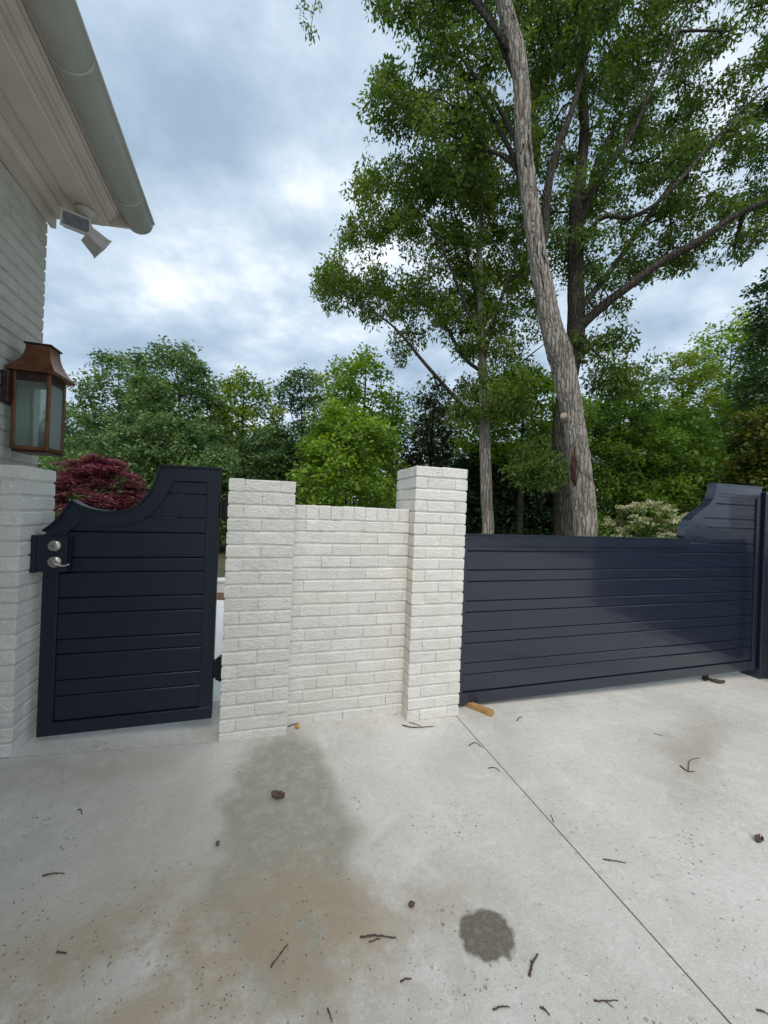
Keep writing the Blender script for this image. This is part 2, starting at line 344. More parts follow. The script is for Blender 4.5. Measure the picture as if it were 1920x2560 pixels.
    ro = rng(noise(6, 4), 0.3, 0.7, 0.62, 0.82); L(ro, b.inputs['Roughness'])
    h = math_('ADD', math_('MULTIPLY', noise(180, 3), 0.4), math_('MULTIPLY', noise(22, 5), 1.0)); h = math_('SUBTRACT', h, math_('MULTIPLY', spk, 0.6))
    bp = N('ShaderNodeBump'); bp.inputs['Strength'].default_value = 0.55; bp.inputs['Distance'].default_value = 0.007; L(h, bp.inputs['Height']); L(bp.outputs[0], b.inputs['Normal'])
    return m
MAT_CONC = concrete_mat()
MAT_PATIO = simple('patio_concrete', (0.78, 0.77, 0.74), 0.75, noise=0.06, nscale=4, bump=0.3)
MAT_SOIL = simple('woodland_floor', (0.075, 0.075, 0.032), 0.95, noise=0.5, nscale=1.5, bump=0.6, bscale=12)

def leaf_mat(name, c1, c2, trans=0.35):
    m = bpy.data.materials.new(name); m.use_nodes = True; nt = m.node_tree; b = nt.nodes['Principled BSDF']; out = nt.nodes['Material Output']; N = nt.nodes.new; L = nt.links.new
    a = N('ShaderNodeAttribute'); a.attribute_name = 'tint'; r = N('ShaderNodeValToRGB'); L(a.outputs['Fac'], r.inputs[0])
    r.color_ramp.elements[0].color = (*c1, 1); r.color_ramp.elements[1].color = (*c2, 1)
    L(r.outputs[0], b.inputs['Base Color']); b.inputs['Roughness'].default_value = 0.5; b.inputs['Specular IOR Level'].default_value = 0.35
    t = N('ShaderNodeBsdfTranslucent'); hs = N('ShaderNodeHueSaturation'); hs.inputs['Hue'].default_value = 0.485; hs.inputs['Saturation'].default_value = 1.15; hs.inputs['Value'].default_value = 1.5
    L(r.outputs[0], hs.inputs['Color']); L(hs.outputs[0], t.inputs[0])
    mx = N('ShaderNodeMixShader'); mx.inputs[0].default_value = trans; L(b.outputs[0], mx.inputs[1]); L(t.outputs[0], mx.inputs[2]); L(mx.outputs[0], out.inputs[0])
    return m
def bark_mat(name, c_lo, c_hi, patch=None, scale=15.0, stretch=0.11):
    m, nt, b = new_mat(name); N = nt.nodes.new; L = nt.links.new
    g = N('ShaderNodeNewGeometry')
    w = N('ShaderNodeTexNoise'); w.inputs['Scale'].default_value = 7; w.inputs['Detail'].default_value = 4; L(g.outputs['Position'], w.inputs['Vector'])
    wv = N('ShaderNodeVectorMath'); wv.operation = 'MULTIPLY_ADD'; L(w.outputs['Color'], wv.inputs[0]); wv.inputs[1].default_value = (0.07, 0.07, 0.22); L(g.outputs['Position'], wv.inputs[2])
    mp = N('ShaderNodeMapping'); mp.inputs['Scale'].default_value = (1, 1, stretch); L(wv.outputs[0], mp.inputs[0])
    v = N('ShaderNodeTexVoronoi'); v.feature = 'DISTANCE_TO_EDGE'; v.inputs['Scale'].default_value = scale; L(mp.outputs[0], v.inputs['Vector'])
    n = N('ShaderNodeTexNoise'); n.inputs['Scale'].default_value = scale*2.6; n.inputs['Detail'].default_value = 7; n.inputs['Roughness'].default_value = 0.7; L(mp.outputs[0], n.inputs['Vector'])
    e = N('ShaderNodeMapRange'); L(v.outputs['Distance'], e.inputs[0]); e.inputs[2].default_value = 0.22
    h = N('ShaderNodeMath'); h.operation = 'MULTIPLY_ADD'; L(n.outputs['Fac'], h.inputs[0]); h.inputs[1].default_value = 0.9; L(e.outputs[0], h.inputs[2])
    r = N('ShaderNodeValToRGB'); L(h.outputs[0], r.inputs[0]); r.color_ramp.elements[0].position = 0.36; r.color_ramp.elements[1].position = 1.05
    r.color_ramp.elements[0].color = (*c_lo, 1); r.color_ramp.elements[1].color = (*c_hi, 1)
    q = r.color_ramp.elements.new(0.72); q.color = (*[(x*0.38+y*0.62) for x, y in zip(c_lo, c_hi)], 1)
    col = r.outputs[0]
    n3 = N('ShaderNodeTexNoise'); n3.inputs['Scale'].default_value = 2.2; n3.inputs['Detail'].default_value = 3; L(g.outputs['Position'], n3.inputs['Vector'])
    r3 = N('ShaderNodeMapRange'); L(n3.outputs['Fac'], r3.inputs[0]); r3.inputs[1].default_value = 0.35; r3.inputs[2].default_value = 0.65; r3.inputs[3].default_value = 0.78; r3.inputs[4].default_value = 1.15
    sc = N('ShaderNodeVectorMath'); sc.operation = 'SCALE'; L(col, sc.inputs[0]); L(r3.outputs[0], sc.inputs['Scale']); col = sc.outputs[0]
    if patch:
        n2 = N('ShaderNodeTexNoise'); n2.inputs['Scale'].default_value = 5; n2.inputs['Detail'].default_value = 5
        mp2 = N('ShaderNodeMapping'); mp2.inputs['Scale'].default_value = (1, 1, 0.35); L(g.outputs['Position'], mp2.inputs[0]); L(mp2.outputs[0], n2.inputs['Vector'])
        r2 = N('ShaderNodeMapRange'); L(n2.outputs['Fac'], r2.inputs[0]); r2.inputs[1].default_value = 0.63; r2.inputs[2].default_value = 0.72; r2.inputs[4].default_value = 0.7
        x = N('ShaderNodeMix'); x.data_type = 'RGBA'; L(r2.outputs[0], x.inputs['Factor']); L(col, x.inputs['A']); x.inputs['B'].default_value = (*patch, 1); col = x.outputs['Result']
    L(col, b.inputs['Base Color']); b.inputs['Roughness'].default_value = 0.9; b.inputs['Specular IOR Level'].default_value = 0.15
    bp = N('ShaderNodeBump'); bp.inputs['Strength'].default_value = 1.0; bp.inputs['Distance'].default_value = 0.035; L(h.outputs[0], bp.inputs['Height']); L(bp.outputs[0], b.inputs['Normal'])
    return m
BARK_PALE = bark_mat('pale_shaggy_bark', (0.115, 0.102, 0.086), (0.370, 0.332, 0.282), (0.12, 0.055, 0.035))
BARK_GREY = bark_mat('grey_furrowed_bark', (0.055, 0.048, 0.038), (0.19, 0.165, 0.13))
BARK_TRUNK = bark_mat('brown_grey_bark', (0.012, 0.010, 0.008), (0.085, 0.076, 0.060), scale=22.0)
BARK_WOUND = bark_mat('exposed_red_wood', (0.020, 0.010, 0.008), (0.14, 0.062, 0.040), scale=26.0)
MAT_CUT = simple('cut_wood', (0.36, 0.28, 0.19), 0.8, noise=0.25, nscale=40)
BARK_DARK = bark_mat('dark_bark', (0.03, 0.026, 0.022), (0.09, 0.078, 0.062))

# ================================================================== ground
def slab_mesh(name, x0, x1, y0, y1, nx, ny, drop=0.35, skip=None, dz=0.0):
    bm = bmesh.new(); xs = np.linspace(x0, x1, nx+1); ys = np.linspace(y0, y1, ny+1)
    if skip: xs = np.array(sorted(set(list(xs)+[skip[0]]))); ys = np.array(sorted(set(list(ys)+[skip[1]])))
    V = {}
    def v(i, j):
        if (i, j) not in V: V[(i, j)] = bm.verts.new((xs[i], ys[j], gz(xs[i])+dz))
        return V[(i, j)]
    for i in range(len(xs)-1):
        for j in range(len(ys)-1):
            cx, cy = (xs[i]+xs[i+1])/2, (ys[j]+ys[j+1])/2
            if skip and cx < skip[0] and cy > skip[1]: continue
            bm.faces.new((v(i, j), v(i+1, j), v(i+1, j+1), v(i, j+1)))
    be = [e for e in bm.edges if len(e.link_faces) == 1]
    r = bmesh.ops.extrude_edge_only(bm, edges=be)
    vs = [q for q in r['geom'] if isinstance(q, bmesh.types.BMVert)]
    for q in vs: q.co.z -= 0.003; 
    # tiny arris, then the slab side
    be2 = [q for q in r['geom'] if isinstance(q, bmesh.types.BMEdge)]
    r2 = bmesh.ops.extrude_edge_only(bm, edges=be2)
    for q in r2['geom']:
        if isinstance(q, bmesh.types.BMVert): q.co.z -= drop
    bmesh.ops.recalc_face_normals(bm, faces=bm.faces[:])
    return bm_mesh(name, bm)
ground = obj('ground', arr_mesh('ground', [(-400, -400, -0.30), (400, -400, -0.30), (400, 400, -0.30), (-400, 400, -0.30)], [(0, 1, 2, 3)]), MAT_SOIL); tag(ground, kind='structure')
# woodland floor on the far side, level with the patio
wf = obj('woodland_floor', arr_mesh('woodland_floor', [(-120, 4.3, -0.10), (160, 4.3, -0.10), (160, 160, -0.10), (-120, 160, -0.10)], [(0, 1, 2, 3)]), MAT_SOIL); tag(wf, kind='structure')
drive = empty('driveway', kind='structure')
obj('slab', slab_mesh('slab', -1.30, 1.581, -4.0, 0.30, 12, 12, skip=(-0.004, -0.003)), MAT_CONC, drive)
obj('slab', slab_mesh('slab', 1.588, 12.0, -4.0, -0.036, 16, 4), MAT_CONC, drive)
obj('slab', slab_mesh('slab', 1.588, 12.0, -0.031, 1.6, 16, 2), MAT_CONC, drive)
obj('slab', slab_mesh('slab', 1.70, 7.0, 1.606, 12.0, 8, 2), MAT_CONC, drive)
for k, (x0, x1) in enumerate(((-1.30, 1.581), (1.588, 5.2), (5.206, 12.0))):
    for (y0, y1) in ((-8.0, -4.006), (-14.0, -8.006), (-22, -14.006)):
        obj('slab', slab_mesh('slab', x0, x1, y0, y1, 6, 2), MAT_CONC, drive)
walk = empty('walkway', kind='structure')
obj('slab', slab_mesh('slab', -1.02, -0.0045, 0.002, 0.50, 6, 2), MAT_CONC, walk)
patio = empty('patio', kind='structure')
obj('slab', slab_mesh('slab', -4.0, 1.4, 0.505, 1.57, 8, 2), MAT_PATIO, patio)
obj('slab', slab_mesh('slab', -4.0, 1.4, 1.576, 3.62, 8, 2), MAT_PATIO, patio)
bed = obj('planting_bed', slab_mesh('bed', -4.0, 1.4, 3.63, 4.03, 8, 2, dz=0.02), MAT_MULCH); tag(bed, kind='structure')

# ================================================================== brick work
BH, BG = 0.0813, 0.0095          # course height, bed joint
_bk = {}
RB = random.Random(5)
def brick_mesh(L_, D_, H_, kind='brick'):
    key = (round(L_, 3), round(D_, 3), round(H_, 3))
    vs = _bk.setdefault(key, [])
    if len(vs) < 5:
        bm = bmesh.new(); a, b_, c = 0.0016, 0.002, 0.006
        for sx in (-1, 1):
            for sy in (-1, 1):
                for sz in (-1, 1):
                    for q in ((L_/2, D_/2-a, H_/2-b_-.003), (L_/2-a, D_/2, H_/2-c), (L_/2-b_, D_/2-c, H_/2)): bm.verts.new((sx*q[0], sy*q[1], sz*q[2]))
        bmesh.ops.convex_hull(bm, input=bm.verts[:])
        for v in bm.verts:
            v.co += Vector((RB.uniform(-1, 1), RB.uniform(-1, 1), RB.uniform(-1, 1)*1.3))*0.0014
        vs.append(bm_mesh('brick', bm)); return vs[-1]
    return RB.choice(vs)
def brick(parent, c, L_, D_, H_, along='x', mat=None, jit=0.0015):
    """along: direction of the long side"""
    me = brick_mesh(L_, D_, H_)
    o = obj('brick', me, mat or MAT_BRICK, parent)
    o.location = (c[0]+(0 if along == 'x' else RB.uniform(-jit, jit)), c[1]+(RB.uniform(-jit, jit) if along == 'x' else 0), c[2]+RB.uniform(-0.001, 0.001))
    o.rotation_euler = (RB.uniform(-0.006, 0.006), RB.uniform(-0.005, 0.005), (math.pi/2 if along == 'y' else 0)+RB.uniform(-0.004, 0.004)+RB.choice((0, math.pi)))
    return o
def pillar(label, x0, y0, wx, wy, ztop, zbot, phase=0, cat='pillar', group=None):
    root = empty('brick_pillar', (x0+wx/2, y0+wy/2, zbot), label, cat, group)
    rec = 0.0075
    cz = ztop-0.004
    bm = bmesh.new(); box(bm, x0+rec, x0+wx-rec, y0+rec, y0+wy-rec, zbot-0.15, cz); obj('mortar_core', bm_mesh('core', bm), MAT_MORTAR, root)
    t = 0.092; g = 0.0018; k = 0; z = ztop
    while z > zbot-0.02:
        h = BH-BG; zc = z-h/2
        if (k+phase) % 2 == 0:
            hx = wx/2
            for yy in (y0+t/2, y0+wy-t/2):
                for xx in (x0+hx/2, x0+wx-hx/2): brick(root, (xx, yy, zc), hx-g, t, h, 'x')
            for xx in (x0+t/2, x0+wx-t/2): brick(root, (xx, y0+wy/2, zc), wy-2*t-2*g, t, h, 'y')
        else:
            hy = wy/2
            for xx in (x0+t/2, x0+wx-t/2):
                for yy in (y0+hy/2, y0+wy-hy/2): brick(root, (xx, yy, zc), hy-g, t, h, 'y')
            for yy in (y0+t/2, y0+wy-t/2): brick(root, (x0+wx/2, yy, zc), wx-2*t-2*g, t, h, 'x')
        z -= BH; k += 1
    return root
PW = 0.397
P1T = 1.5853; P2T = P1T+2*BH
pillar('low white painted brick pillar carrying the walk gate hinges', 0.0, 0.0, PW, 0.42, P1T, gz(0.2), phase=1)
pillar('tall white painted brick pillar between the low wall and the driveway gate', 1.2057, 0.0, PW, 0.42, P2T, gz(1.4), phase=0)
pillar('white painted brick pillar beyond the swan neck end of the driveway gate', 5.122, -0.25, PW, 0.42, P2T, gz(5.2), phase=1)
def pier():
    x0, x1, y0, y1, zt = -1.235, -1.0054, 0.0, 0.322, 1.5886
    root = empty('brick_pillar', ((x0+x1)/2, (y0+y1)/2, gz(-1.1)), 'white painted brick pier against the house wall, beside the gate latch', 'pillar')
    rec = 0.0075; bm = bmesh.new(); box(bm, x0, x1-rec, y0+rec, y1-rec, -0.1, zt-0.004); obj('mortar_core', bm_mesh('core', bm), MAT_MORTAR, root)
    z = zt; k = 0; t = 0.092; g = 0.0018; h = BH-BG; w = x1-x0
    while z > gz(-1.1)-0.03:
        zc = z-h/2
        if k % 2 == 0:
            brick(root, (x1-0.1, y0+t/2, zc), 0.2-g, t, h, 'x'); brick(root, (x0+0.014, y0+t/2, zc), 0.03, t, h, 'x')
            brick(root, (x1-t/2, (y0+t+y1)/2, zc), y1-y0-t-g, t, h, 'y'); 
        else:
            brick(root, (x1-t/2, y0+0.1, zc), 0.2-g, t, h, 'y'); brick(root, (x1-t/2, (y0+0.2+y1)/2, zc), y1-y0-0.2-g, t, h, 'y')
            brick(root, ((x0+x1-t)/2, y0+t/2, zc), w-t-2*g, t, h, 'x')
        brick(root, ((x0+x1-t)/2, y1-t/2, zc), w-t-2*g, t, h, 'x')
        z -= BH; k += 1
pier()
def low_wall():
    x0, x1, yf, yb, zt = PW, 1.2057, 0.105, 0.305, 1.442
    root = empty('brick_wall', (0.8, 0.2, gz(0.8)), 'low white painted brick wall panel joining two pillars', 'wall')
    bm = bmesh.new(); box(bm, x0-0.01, x1+0.01, yf+0.0075, yb-0.0075, -0.2, zt-0.004); obj('mortar_core', bm_mesh('core', bm), MAT_MORTAR, root)
    n = 10; w = (x1-x0)/n
    for i in range(n):
        me = brick_mesh(w-0.006, yb-yf, 0.093); o = obj('brick', me, MAT_BRICK, root)
        o.location = (x0+(i+0.5)*w+RB.uniform(-.001, .001), (yf+yb)/2+RB.uniform(-.002, .002), zt-0.0465+RB.uniform(-.002, .002)); o.rotation_euler = (RB.uniform(-.006, .006), RB.uniform(-.012, .012), 0)
    z = 1.344; k = 0; t = 0.092; Lb = 0.2; h = BH-BG
    while z > gz(0.8)-0.03:
        off = (0.08, 0.176, 0.06, 0.19, 0.1)[k % 5]
        xs = [x0]; x = x0+off
        while x < x1-0.03: xs.append(x); x += Lb
        xs.append(x1)
        for a, b_ in zip(xs[:-1], xs[1:]):
            L_ = round(b_-a-0.0035, 2) if abs(b_-a-Lb) > 1e-6 else Lb-0.0035
            L_ = b_-a-0.0018
            for yy in (yf+t/2, yb-t/2): brick(root, ((a+b_)/2, yy, z-h/2), L_, t, h, 'x')
        z -= BH; k += 1
low_wall()

# ================================================================== house at the left
def house():
    R = rad(2.2); C0 = Vector((-1.25, 0.64, 0))
    root = empty('house', C0, 'grey painted brick house wall under a deep boxed eave with gutter', 'house', rz=R)
    inv = Matrix.Rotation(R, 4, 'Z')
    def lobj(name, me, mat, parent=root):      # mesh given in house coordinates (x out from wall, y along, corner at 0)
        o = bpy.data.objects.new(name, me); COL.objects.link(o)
        if not me.materials: me.materials.append(mat)
        o.parent = parent; return o
    Yn = -9.0; ZT = 3.262
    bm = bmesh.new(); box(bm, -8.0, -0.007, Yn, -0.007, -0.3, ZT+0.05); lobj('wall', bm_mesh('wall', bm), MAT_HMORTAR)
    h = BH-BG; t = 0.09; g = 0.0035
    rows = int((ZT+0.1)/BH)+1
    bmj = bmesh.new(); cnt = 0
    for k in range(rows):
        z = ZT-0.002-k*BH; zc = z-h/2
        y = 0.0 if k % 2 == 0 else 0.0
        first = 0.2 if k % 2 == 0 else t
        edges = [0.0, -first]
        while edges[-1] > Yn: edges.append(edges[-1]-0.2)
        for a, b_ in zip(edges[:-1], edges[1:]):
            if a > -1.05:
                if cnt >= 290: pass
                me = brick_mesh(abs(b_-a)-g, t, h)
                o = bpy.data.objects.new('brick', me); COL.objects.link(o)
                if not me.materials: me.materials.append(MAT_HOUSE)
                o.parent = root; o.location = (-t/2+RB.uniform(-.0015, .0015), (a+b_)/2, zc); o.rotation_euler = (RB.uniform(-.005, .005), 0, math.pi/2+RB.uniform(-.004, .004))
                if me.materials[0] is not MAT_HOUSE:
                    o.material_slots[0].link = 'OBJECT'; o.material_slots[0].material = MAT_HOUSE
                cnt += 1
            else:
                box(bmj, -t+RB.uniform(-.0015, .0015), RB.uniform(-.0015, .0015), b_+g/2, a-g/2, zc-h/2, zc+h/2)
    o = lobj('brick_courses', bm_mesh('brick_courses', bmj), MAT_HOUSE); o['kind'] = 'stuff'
    bme = bmesh.new()                                   # gable end wall, facing the garden
    for k in range(rows):
        z = ZT-0.002-k*BH; zc = z-h/2; x = -(t+g) if k % 2 == 0 else -0.2
        if k % 2: box(bme, -0.2+g, -t-g, -t, 0, zc-h/2, zc+h/2)
        while x > -4: box(bme, x-0.2+g, x, -t, RB.uniform(-.0015, .0015), zc-h/2, zc+h/2); x -= 0.2
    o = lobj('end_wall_courses', bm_mesh('end_wall_courses', bme), MAT_HOUSE); o['kind'] = 'stuff'
    YE = 0.035
    def sweep(name, prof, mat, a=YE, b=Yn, parent=root):
        bm = bmesh.new(); prism(bm, prof, 'y', b, a); return lobj(name, bm_mesh(name, bm), mat, parent)
    sweep('frieze_board', [(0.004, 3.255), (0.034, 3.255), (0.034, 3.365), (0.004, 3.365)], MAT_TRIM, a=0.03)
    sweep('bed_moulding', [(0.036, 3.325), (0.046, 3.325), (0.050, 3.338), (0.070, 3.350), (0.088, 3.354), (0.088, 3.364), (0.036, 3.364)], MAT_TRIM)
    sf = sweep('soffit', [(0.02, 3.367), (0.34, 3.367), (0.34, 3.387), (0.02, 3.387)], MAT_TRIM)
    sweep('soffit_batten', [(0.165, 3.356), (0.175, 3.352), (0.30, 3.352), (0.31, 3.356), (0.31, 3.366), (0.165, 3.366)], MAT_TRIM, parent=sf)
    cr = sweep('crown_moulding', [(0.31, 3.368), (0.318, 3.372), (0.322, 3.384), (0.334, 3.388), (0.338, 3.398), (0.352, 3.402), (0.356, 3.416), (0.372, 3.430), (0.384, 3.434), (0.386, 3.446), (0.400, 3.450), (0.400, 3.60), (0.31, 3.60)], MAT_TRIM)
    sweep('fascia', [(0.401, 3.462), (0.418, 3.462), (0.418, 3.60), (0.401, 3.60)], MAT_TRIM)
    bm = bmesh.new(); prism(bm, [(-0.02, 3.345), (0.20, 3.357), (0.44, 3.388), (0.525, 3.398), (0.525, 3.44), (0.42, 3.60), (-0.02, 3.60)], 'y', YE+0.002, YE+0.022); lobj('return_board', bm_mesh('return', bm), MAT_TRIM)
    # half-round gutter with rolled lip
    cx, cz, rr = 0.508, 3.462, 0.086
    pr = [(cx+rr*math.cos(a), cz+rr*math.sin(a)) for a in np.linspace(math.pi, 2*math.pi, 25)]
    inn = [(cx+(rr-.004)*math.cos(a), cz+(rr-.004)*math.sin(a)) for a in np.linspace(2*math.pi, math.pi, 25)]
    lip = [(cx+rr+0.012, cz+0.002), (cx+rr+0.012, cz+0.016), (cx+rr-.004, cz+0.016)]
    bm = bmesh.new(); prism(bm, pr+lip+inn, 'y', Yn, YE+0.03); me = bm_mesh('gutter', bm, True); gt = lobj('gutter', me, MAT_GUTTER)
    for yy in (-0.22, -1.02, -1.9):
        pr2 = [(cx+(rr+.0032)*math.cos(a), cz+(rr+.0032)*math.sin(a)) for a in np.linspace(math.pi*1.0, 2*math.pi, 25)]
        in2 = [(cx+(rr+.0005)*math.cos(a), cz+(rr+.0005)*math.sin(a)) for a in np.linspace(2*math.pi, math.pi, 25)]
        bm = bmesh.new(); prism(bm, pr2+in2, 'y', yy, yy+0.010); lobj('gutter_joint', bm_mesh('gutter_joint', bm), MAT_GUTTER, gt)
    bm = bmesh.new(); prism(bm, [(cx+rr*math.cos(a), cz+rr*math.sin(a)) for a in np.linspace(math.pi, 2*math.pi, 19)], 'y', YE+0.031, YE+0.035); lobj('gutter_end', bm_mesh('gutter_end', bm), MAT_GUTTER, gt)
    bm = bmesh.new(); prism(bm, [(0.50, 3.56), (0.50, 3.60), (-4.2, 5.9), (-8.6, 3.6), (-8.6, 3.56), (-4.2, 5.86)], 'y', Yn-0.3, YE+0.02); lobj('roof', bm_mesh('roof', bm), MAT_ROOF)
house()

# ------------------------------------------------------------------ copper lantern on the house wall
def lantern():
    x0, x1, y0, y1, z0, z1 = -1.198, -1.018, 0.247, 0.432, 1.700, 2.150
    root = empty('wall_lantern', (-1.25, 0.33, 1.9), 'copper box lantern with seeded glass and flared roof on house wall', 'lantern')
    p = 0.017
    for (xa, ya) in ((x0, y0), (x1-p, y0), (x0, y1-p), (x1-p, y1-p)):
        obj('corner_post', box_mesh('post', xa, xa+p, ya, ya+p, z0, z1, bev=0.002), MAT_COPPER, root)
    bm = bmesh.new()
    box(bm, x0+p, x1-p, y0+.0015, y0+p, z0, z0+0.02); box(bm, x0+p, x1-p, y1-p, y1-.0015, z0, z0+0.02); box(bm, x0+.0015, x0+p, y0+p, y1-p, z0, z0+0.02); box(bm, x1-p, x1-.0015, y0+p, y1-p, z0, z0+0.02)
    obj('bottom_frame', bm_mesh('bf', bm), MAT_COPPER, root)
    obj('base_plate', box_mesh('bp', x0+.004, x1-.004, y0+.004, y1-.004, z0-0.014, z0-.001, bev=0.003), MAT_COPPER_D, root)
    bm = bmesh.new()
    box(bm, x0+p, x1-p, y0+.002, y0+p, z1-0.05, z1); box(bm, x0+p, x1-p, y1-p, y1-.002, z1-0.05, z1); box(bm, x0+.002, x0+p, y0+p, y1-p, z1-0.05, z1); box(bm, x1-p, x1-.002, y0+p, y1-p, z1-0.05, z1)
    obj('top_frame', bm_mesh('tf', bm), MAT_COPPER_D, root)
    for a in ((x0+p, x1-p, y0+.006, y0+.009), (x0+p, x1-p, y1-.009, y1-.006), (x0+.006, x0+.009, y0+p, y1-p), (x1-.009, x1-.006, y0+p, y1-p)):
        obj('glass_pane', box_mesh('pane', *a, z0+0.021, z1-0.051), MAT_GLASS, root)
    # flared roof
    V, F = [], []
    n = 12; bx = (x0-0.022, x1+0.030, y0-0.026, y1+0.030); tx = (-1.158, -1.040, 0.281, 0.392)
    for i in range(n+1):
        s = i/n; f = 1-(1-s)**2.3; zz = 2.166+0.158*s
        a = [bx[j]+(tx[j]-bx[j])*f for j in range(4)]
        V += [(a[0], a[2], zz), (a[1], a[2], zz), (a[1], a[3], zz), (a[0], a[3], zz)]
    for i in range(n):
        for j in range(4):
            k = (j+1) % 4; F.append((i*4+j, i*4+k, i*4+4+k, i*4+4+j))
    F.append((3, 2, 1, 0)); F.append((n*4, n*4+1, n*4+2, n*4+3))
    rf = obj('roof', faces_mesh('lroof', V, F, False), MAT_COPPER, root)
    obj('roof_rim', box_mesh('rim', bx[0]-.002, bx[1]+.002, bx[2]-.002, bx[3]+.002, 2.149, 2.1655, bev=0.002), MAT_COPPER, rf)
    obj('roof_cap', box_mesh('cap', tx[0]-.008, tx[1]+.010, tx[2]-.008, tx[3]+.010, 2.3245, 2.334, bev=0.002), MAT_COPPER_D, rf)
    obj('wall_bracket', box_mesh('br', -1.262, x0-.001, 0.215, 0.46, 1.962, 2.135, bev=0.003), MAT_COPPER_D, root)
    cx, cy = -1.085, 0.335
    obj('candle_sleeve', tube_mesh('cs', [(cx, cy, z0), (cx, cy, z0+0.125)], [0.021, 0.021], 16), MAT_COPPER_D, root)
    bl = smoothcurve([(cx, cy, z0+.126), (cx, cy, z0+.15), (cx, cy, z0+.175), (cx, cy, z0+.205)], 10)
    obj('bulb', tube_mesh('bulb', bl, [0.012, .016, .018, .0185, .018, .016, .013, .010, .006, .002], 14), MAT_GLASS, root)
    obj('hanging_rod', tube_mesh('rod', [(cx+.012, cy+.01, z0+.2), (cx+.012, cy+.01, z1-.03)], [0.005, .005], 8), MAT_COPPER_D, root)
lantern()

# ------------------------------------------------------------------ twin floodlight under the eave corner
def floodlight():
    c = Vector((-1.005, 0.560, 3.349))
    root = empty('floodlight', c, 'twin head floodlight fixed under the corner of the house eave', 'floodlight')
    V, F = tube_arrays([c+Vector((0, 0, .0)), c+Vector((0, 0, -.012)), c+Vector((0, 0, -.03)), c+Vector((0, 0, -.05)), c+Vector((0, 0, -.058))], [.064, .064, .058, .040, .012], 24)
    obj('canopy', faces_mesh('canopy', V, F), MAT_FLOOD, root)
    def head(pos, aim, name, face_cam):
        hd = Vector(aim).normalized(); q = hd.to_track_quat('-Y', 'Z'); mw = Matrix.Translation(pos) @ q.to_matrix().to_4x4()
        bm = bmesh.new()
        w, h2, d = 0.074, 0.046, 0.095
        f = [bm.verts.new(v) for v in ((-w, -d/2, -h2), (w, -d/2, -h2), (w, -d/2, h2), (-w, -d/2, h2))]
        b = [bm.verts.new(v) for v in ((-w*.80, d/2, -h2*.70), (w*.80, d/2, -h2*.70), (w*.80, d/2, h2*.70), (-w*.80, d/2, h2*.70))]
        bm.faces.new(f); bm.faces.new(b[::-1])
        for i in range(4): bm.faces.new((f[i], b[i], b[(i+1) % 4], f[(i+1) % 4]))
        bmesh.ops.recalc_face_normals(bm, faces=bm.faces[:]); bm.transform(mw); o = obj('lamp_head', bm_mesh('head', bm), MAT_FLOOD, root)
        bm = bmesh.new()
        box(bm, -w-.004, w+.004, -d/2-.012, -d/2-.001, h2-.008, h2+.004); box(bm, -w-.004, w+.004, -d/2-.012, -d/2-.001, -h2-.004, -h2+.008)
        box(bm, -w-.004, -w+.008, -d/2-.0115, -d/2-.0012, -h2+.0085, h2-.0085); box(bm, w-.008, w+.004, -d/2-.0115, -d/2-.0012, -h2+.0085, h2-.0085)
        bm.transform(mw); obj('lens_frame', bm_mesh('frame', bm), MAT_FLOOD, o)
        bm = bmesh.new(); box(bm, -w+.0085, w-.0085, -d/2-.006, -d/2-.002, -h2+.0085, h2-.0085); bm.transform(mw); obj('lens', bm_mesh('lens', bm), MAT_LENS, o)
        return mw
    p1 = Vector((-1.045, 0.530, 3.228)); p2 = Vector((-0.962, 0.585, 3.175))
    head(p1, (0.42, -1.0, -0.28), 'a', True)
    head(p2, (0.75, 0.55, -0.55), 'b', False)
    for p in (p1, p2):
        obj('knuckle', tube_mesh('knuckle', smoothcurve([c+Vector((0, 0, -.05)), c*0.45+p*0.55+Vector((0, 0, -.0)), p+Vector((0, .02, .03))], 6), [0.014]*6, 10), MAT_FLOOD, root)
floodlight()

# ================================================================== gates
def ribbon(path, y0, y1, th):
    """cap strip following an (x, z) path, thickness th along the path's normal"""
    P = np.array(path); T = np.gradient(P, axis=0); T /= np.linalg.norm(T, axis=1)[:, None]; Nn = np.stack([-T[:, 1], T[:, 0]], 1)
    A = P; B = P+Nn*th; V = []; F = []
    for a, b in zip(A, B): V += [(a[0], y0, a[1]), (b[0], y0, b[1]), (b[0], y1, b[1]), (a[0], y1, a[1])]
    for i in range(len(P)-1):
        for j in range(4):
            k = (j+1) % 4; F.append((i*4+j, i*4+k, i*4+4+k, i*4+4+j))
    F.append((3, 2, 1, 0)); n = (len(P)-1)*4; F.append((n, n+1, n+2, n+3))
    bm = bmesh.new(); vs = [bm.verts.new(v) for v in V]
    for f in F: bm.faces.new([vs[i] for i in f])
    bmesh.ops.recalc_face_normals(bm, faces=bm.faces[:]); return bm
def band(outer, inner, y0, y1):
    """frame band between two (x, z) paths with the same number of points"""
    bm = bmesh.new(); n = len(outer)
    fo = [bm.verts.new((p[0], y0, p[1])) for p in outer]; fi = [bm.verts.new((p[0], y0, p[1])) for p in inner]
    bo = [bm.verts.new((p[0], y1, p[1])) for p in outer]; bi = [bm.verts.new((p[0], y1, p[1])) for p in inner]
    for i in range(n-1):
        for q in ((fo[i], fo[i+1], fi[i+1], fi[i]), (bo[i], bi[i], bi[i+1], bo[i+1]), (fo[i], bo[i], bo[i+1], fo[i+1]), (fi[i], fi[i+1], bi[i+1], bi[i])): bm.faces.new(q)
    bm.faces.new((fo[0], fi[0], bi[0], bo[0])); bm.faces.new((fo[-1], bo[-1], bi[-1], fi[-1]))
    bmesh.ops.recalc_face_normals(bm, faces=bm.faces[:]); return bm
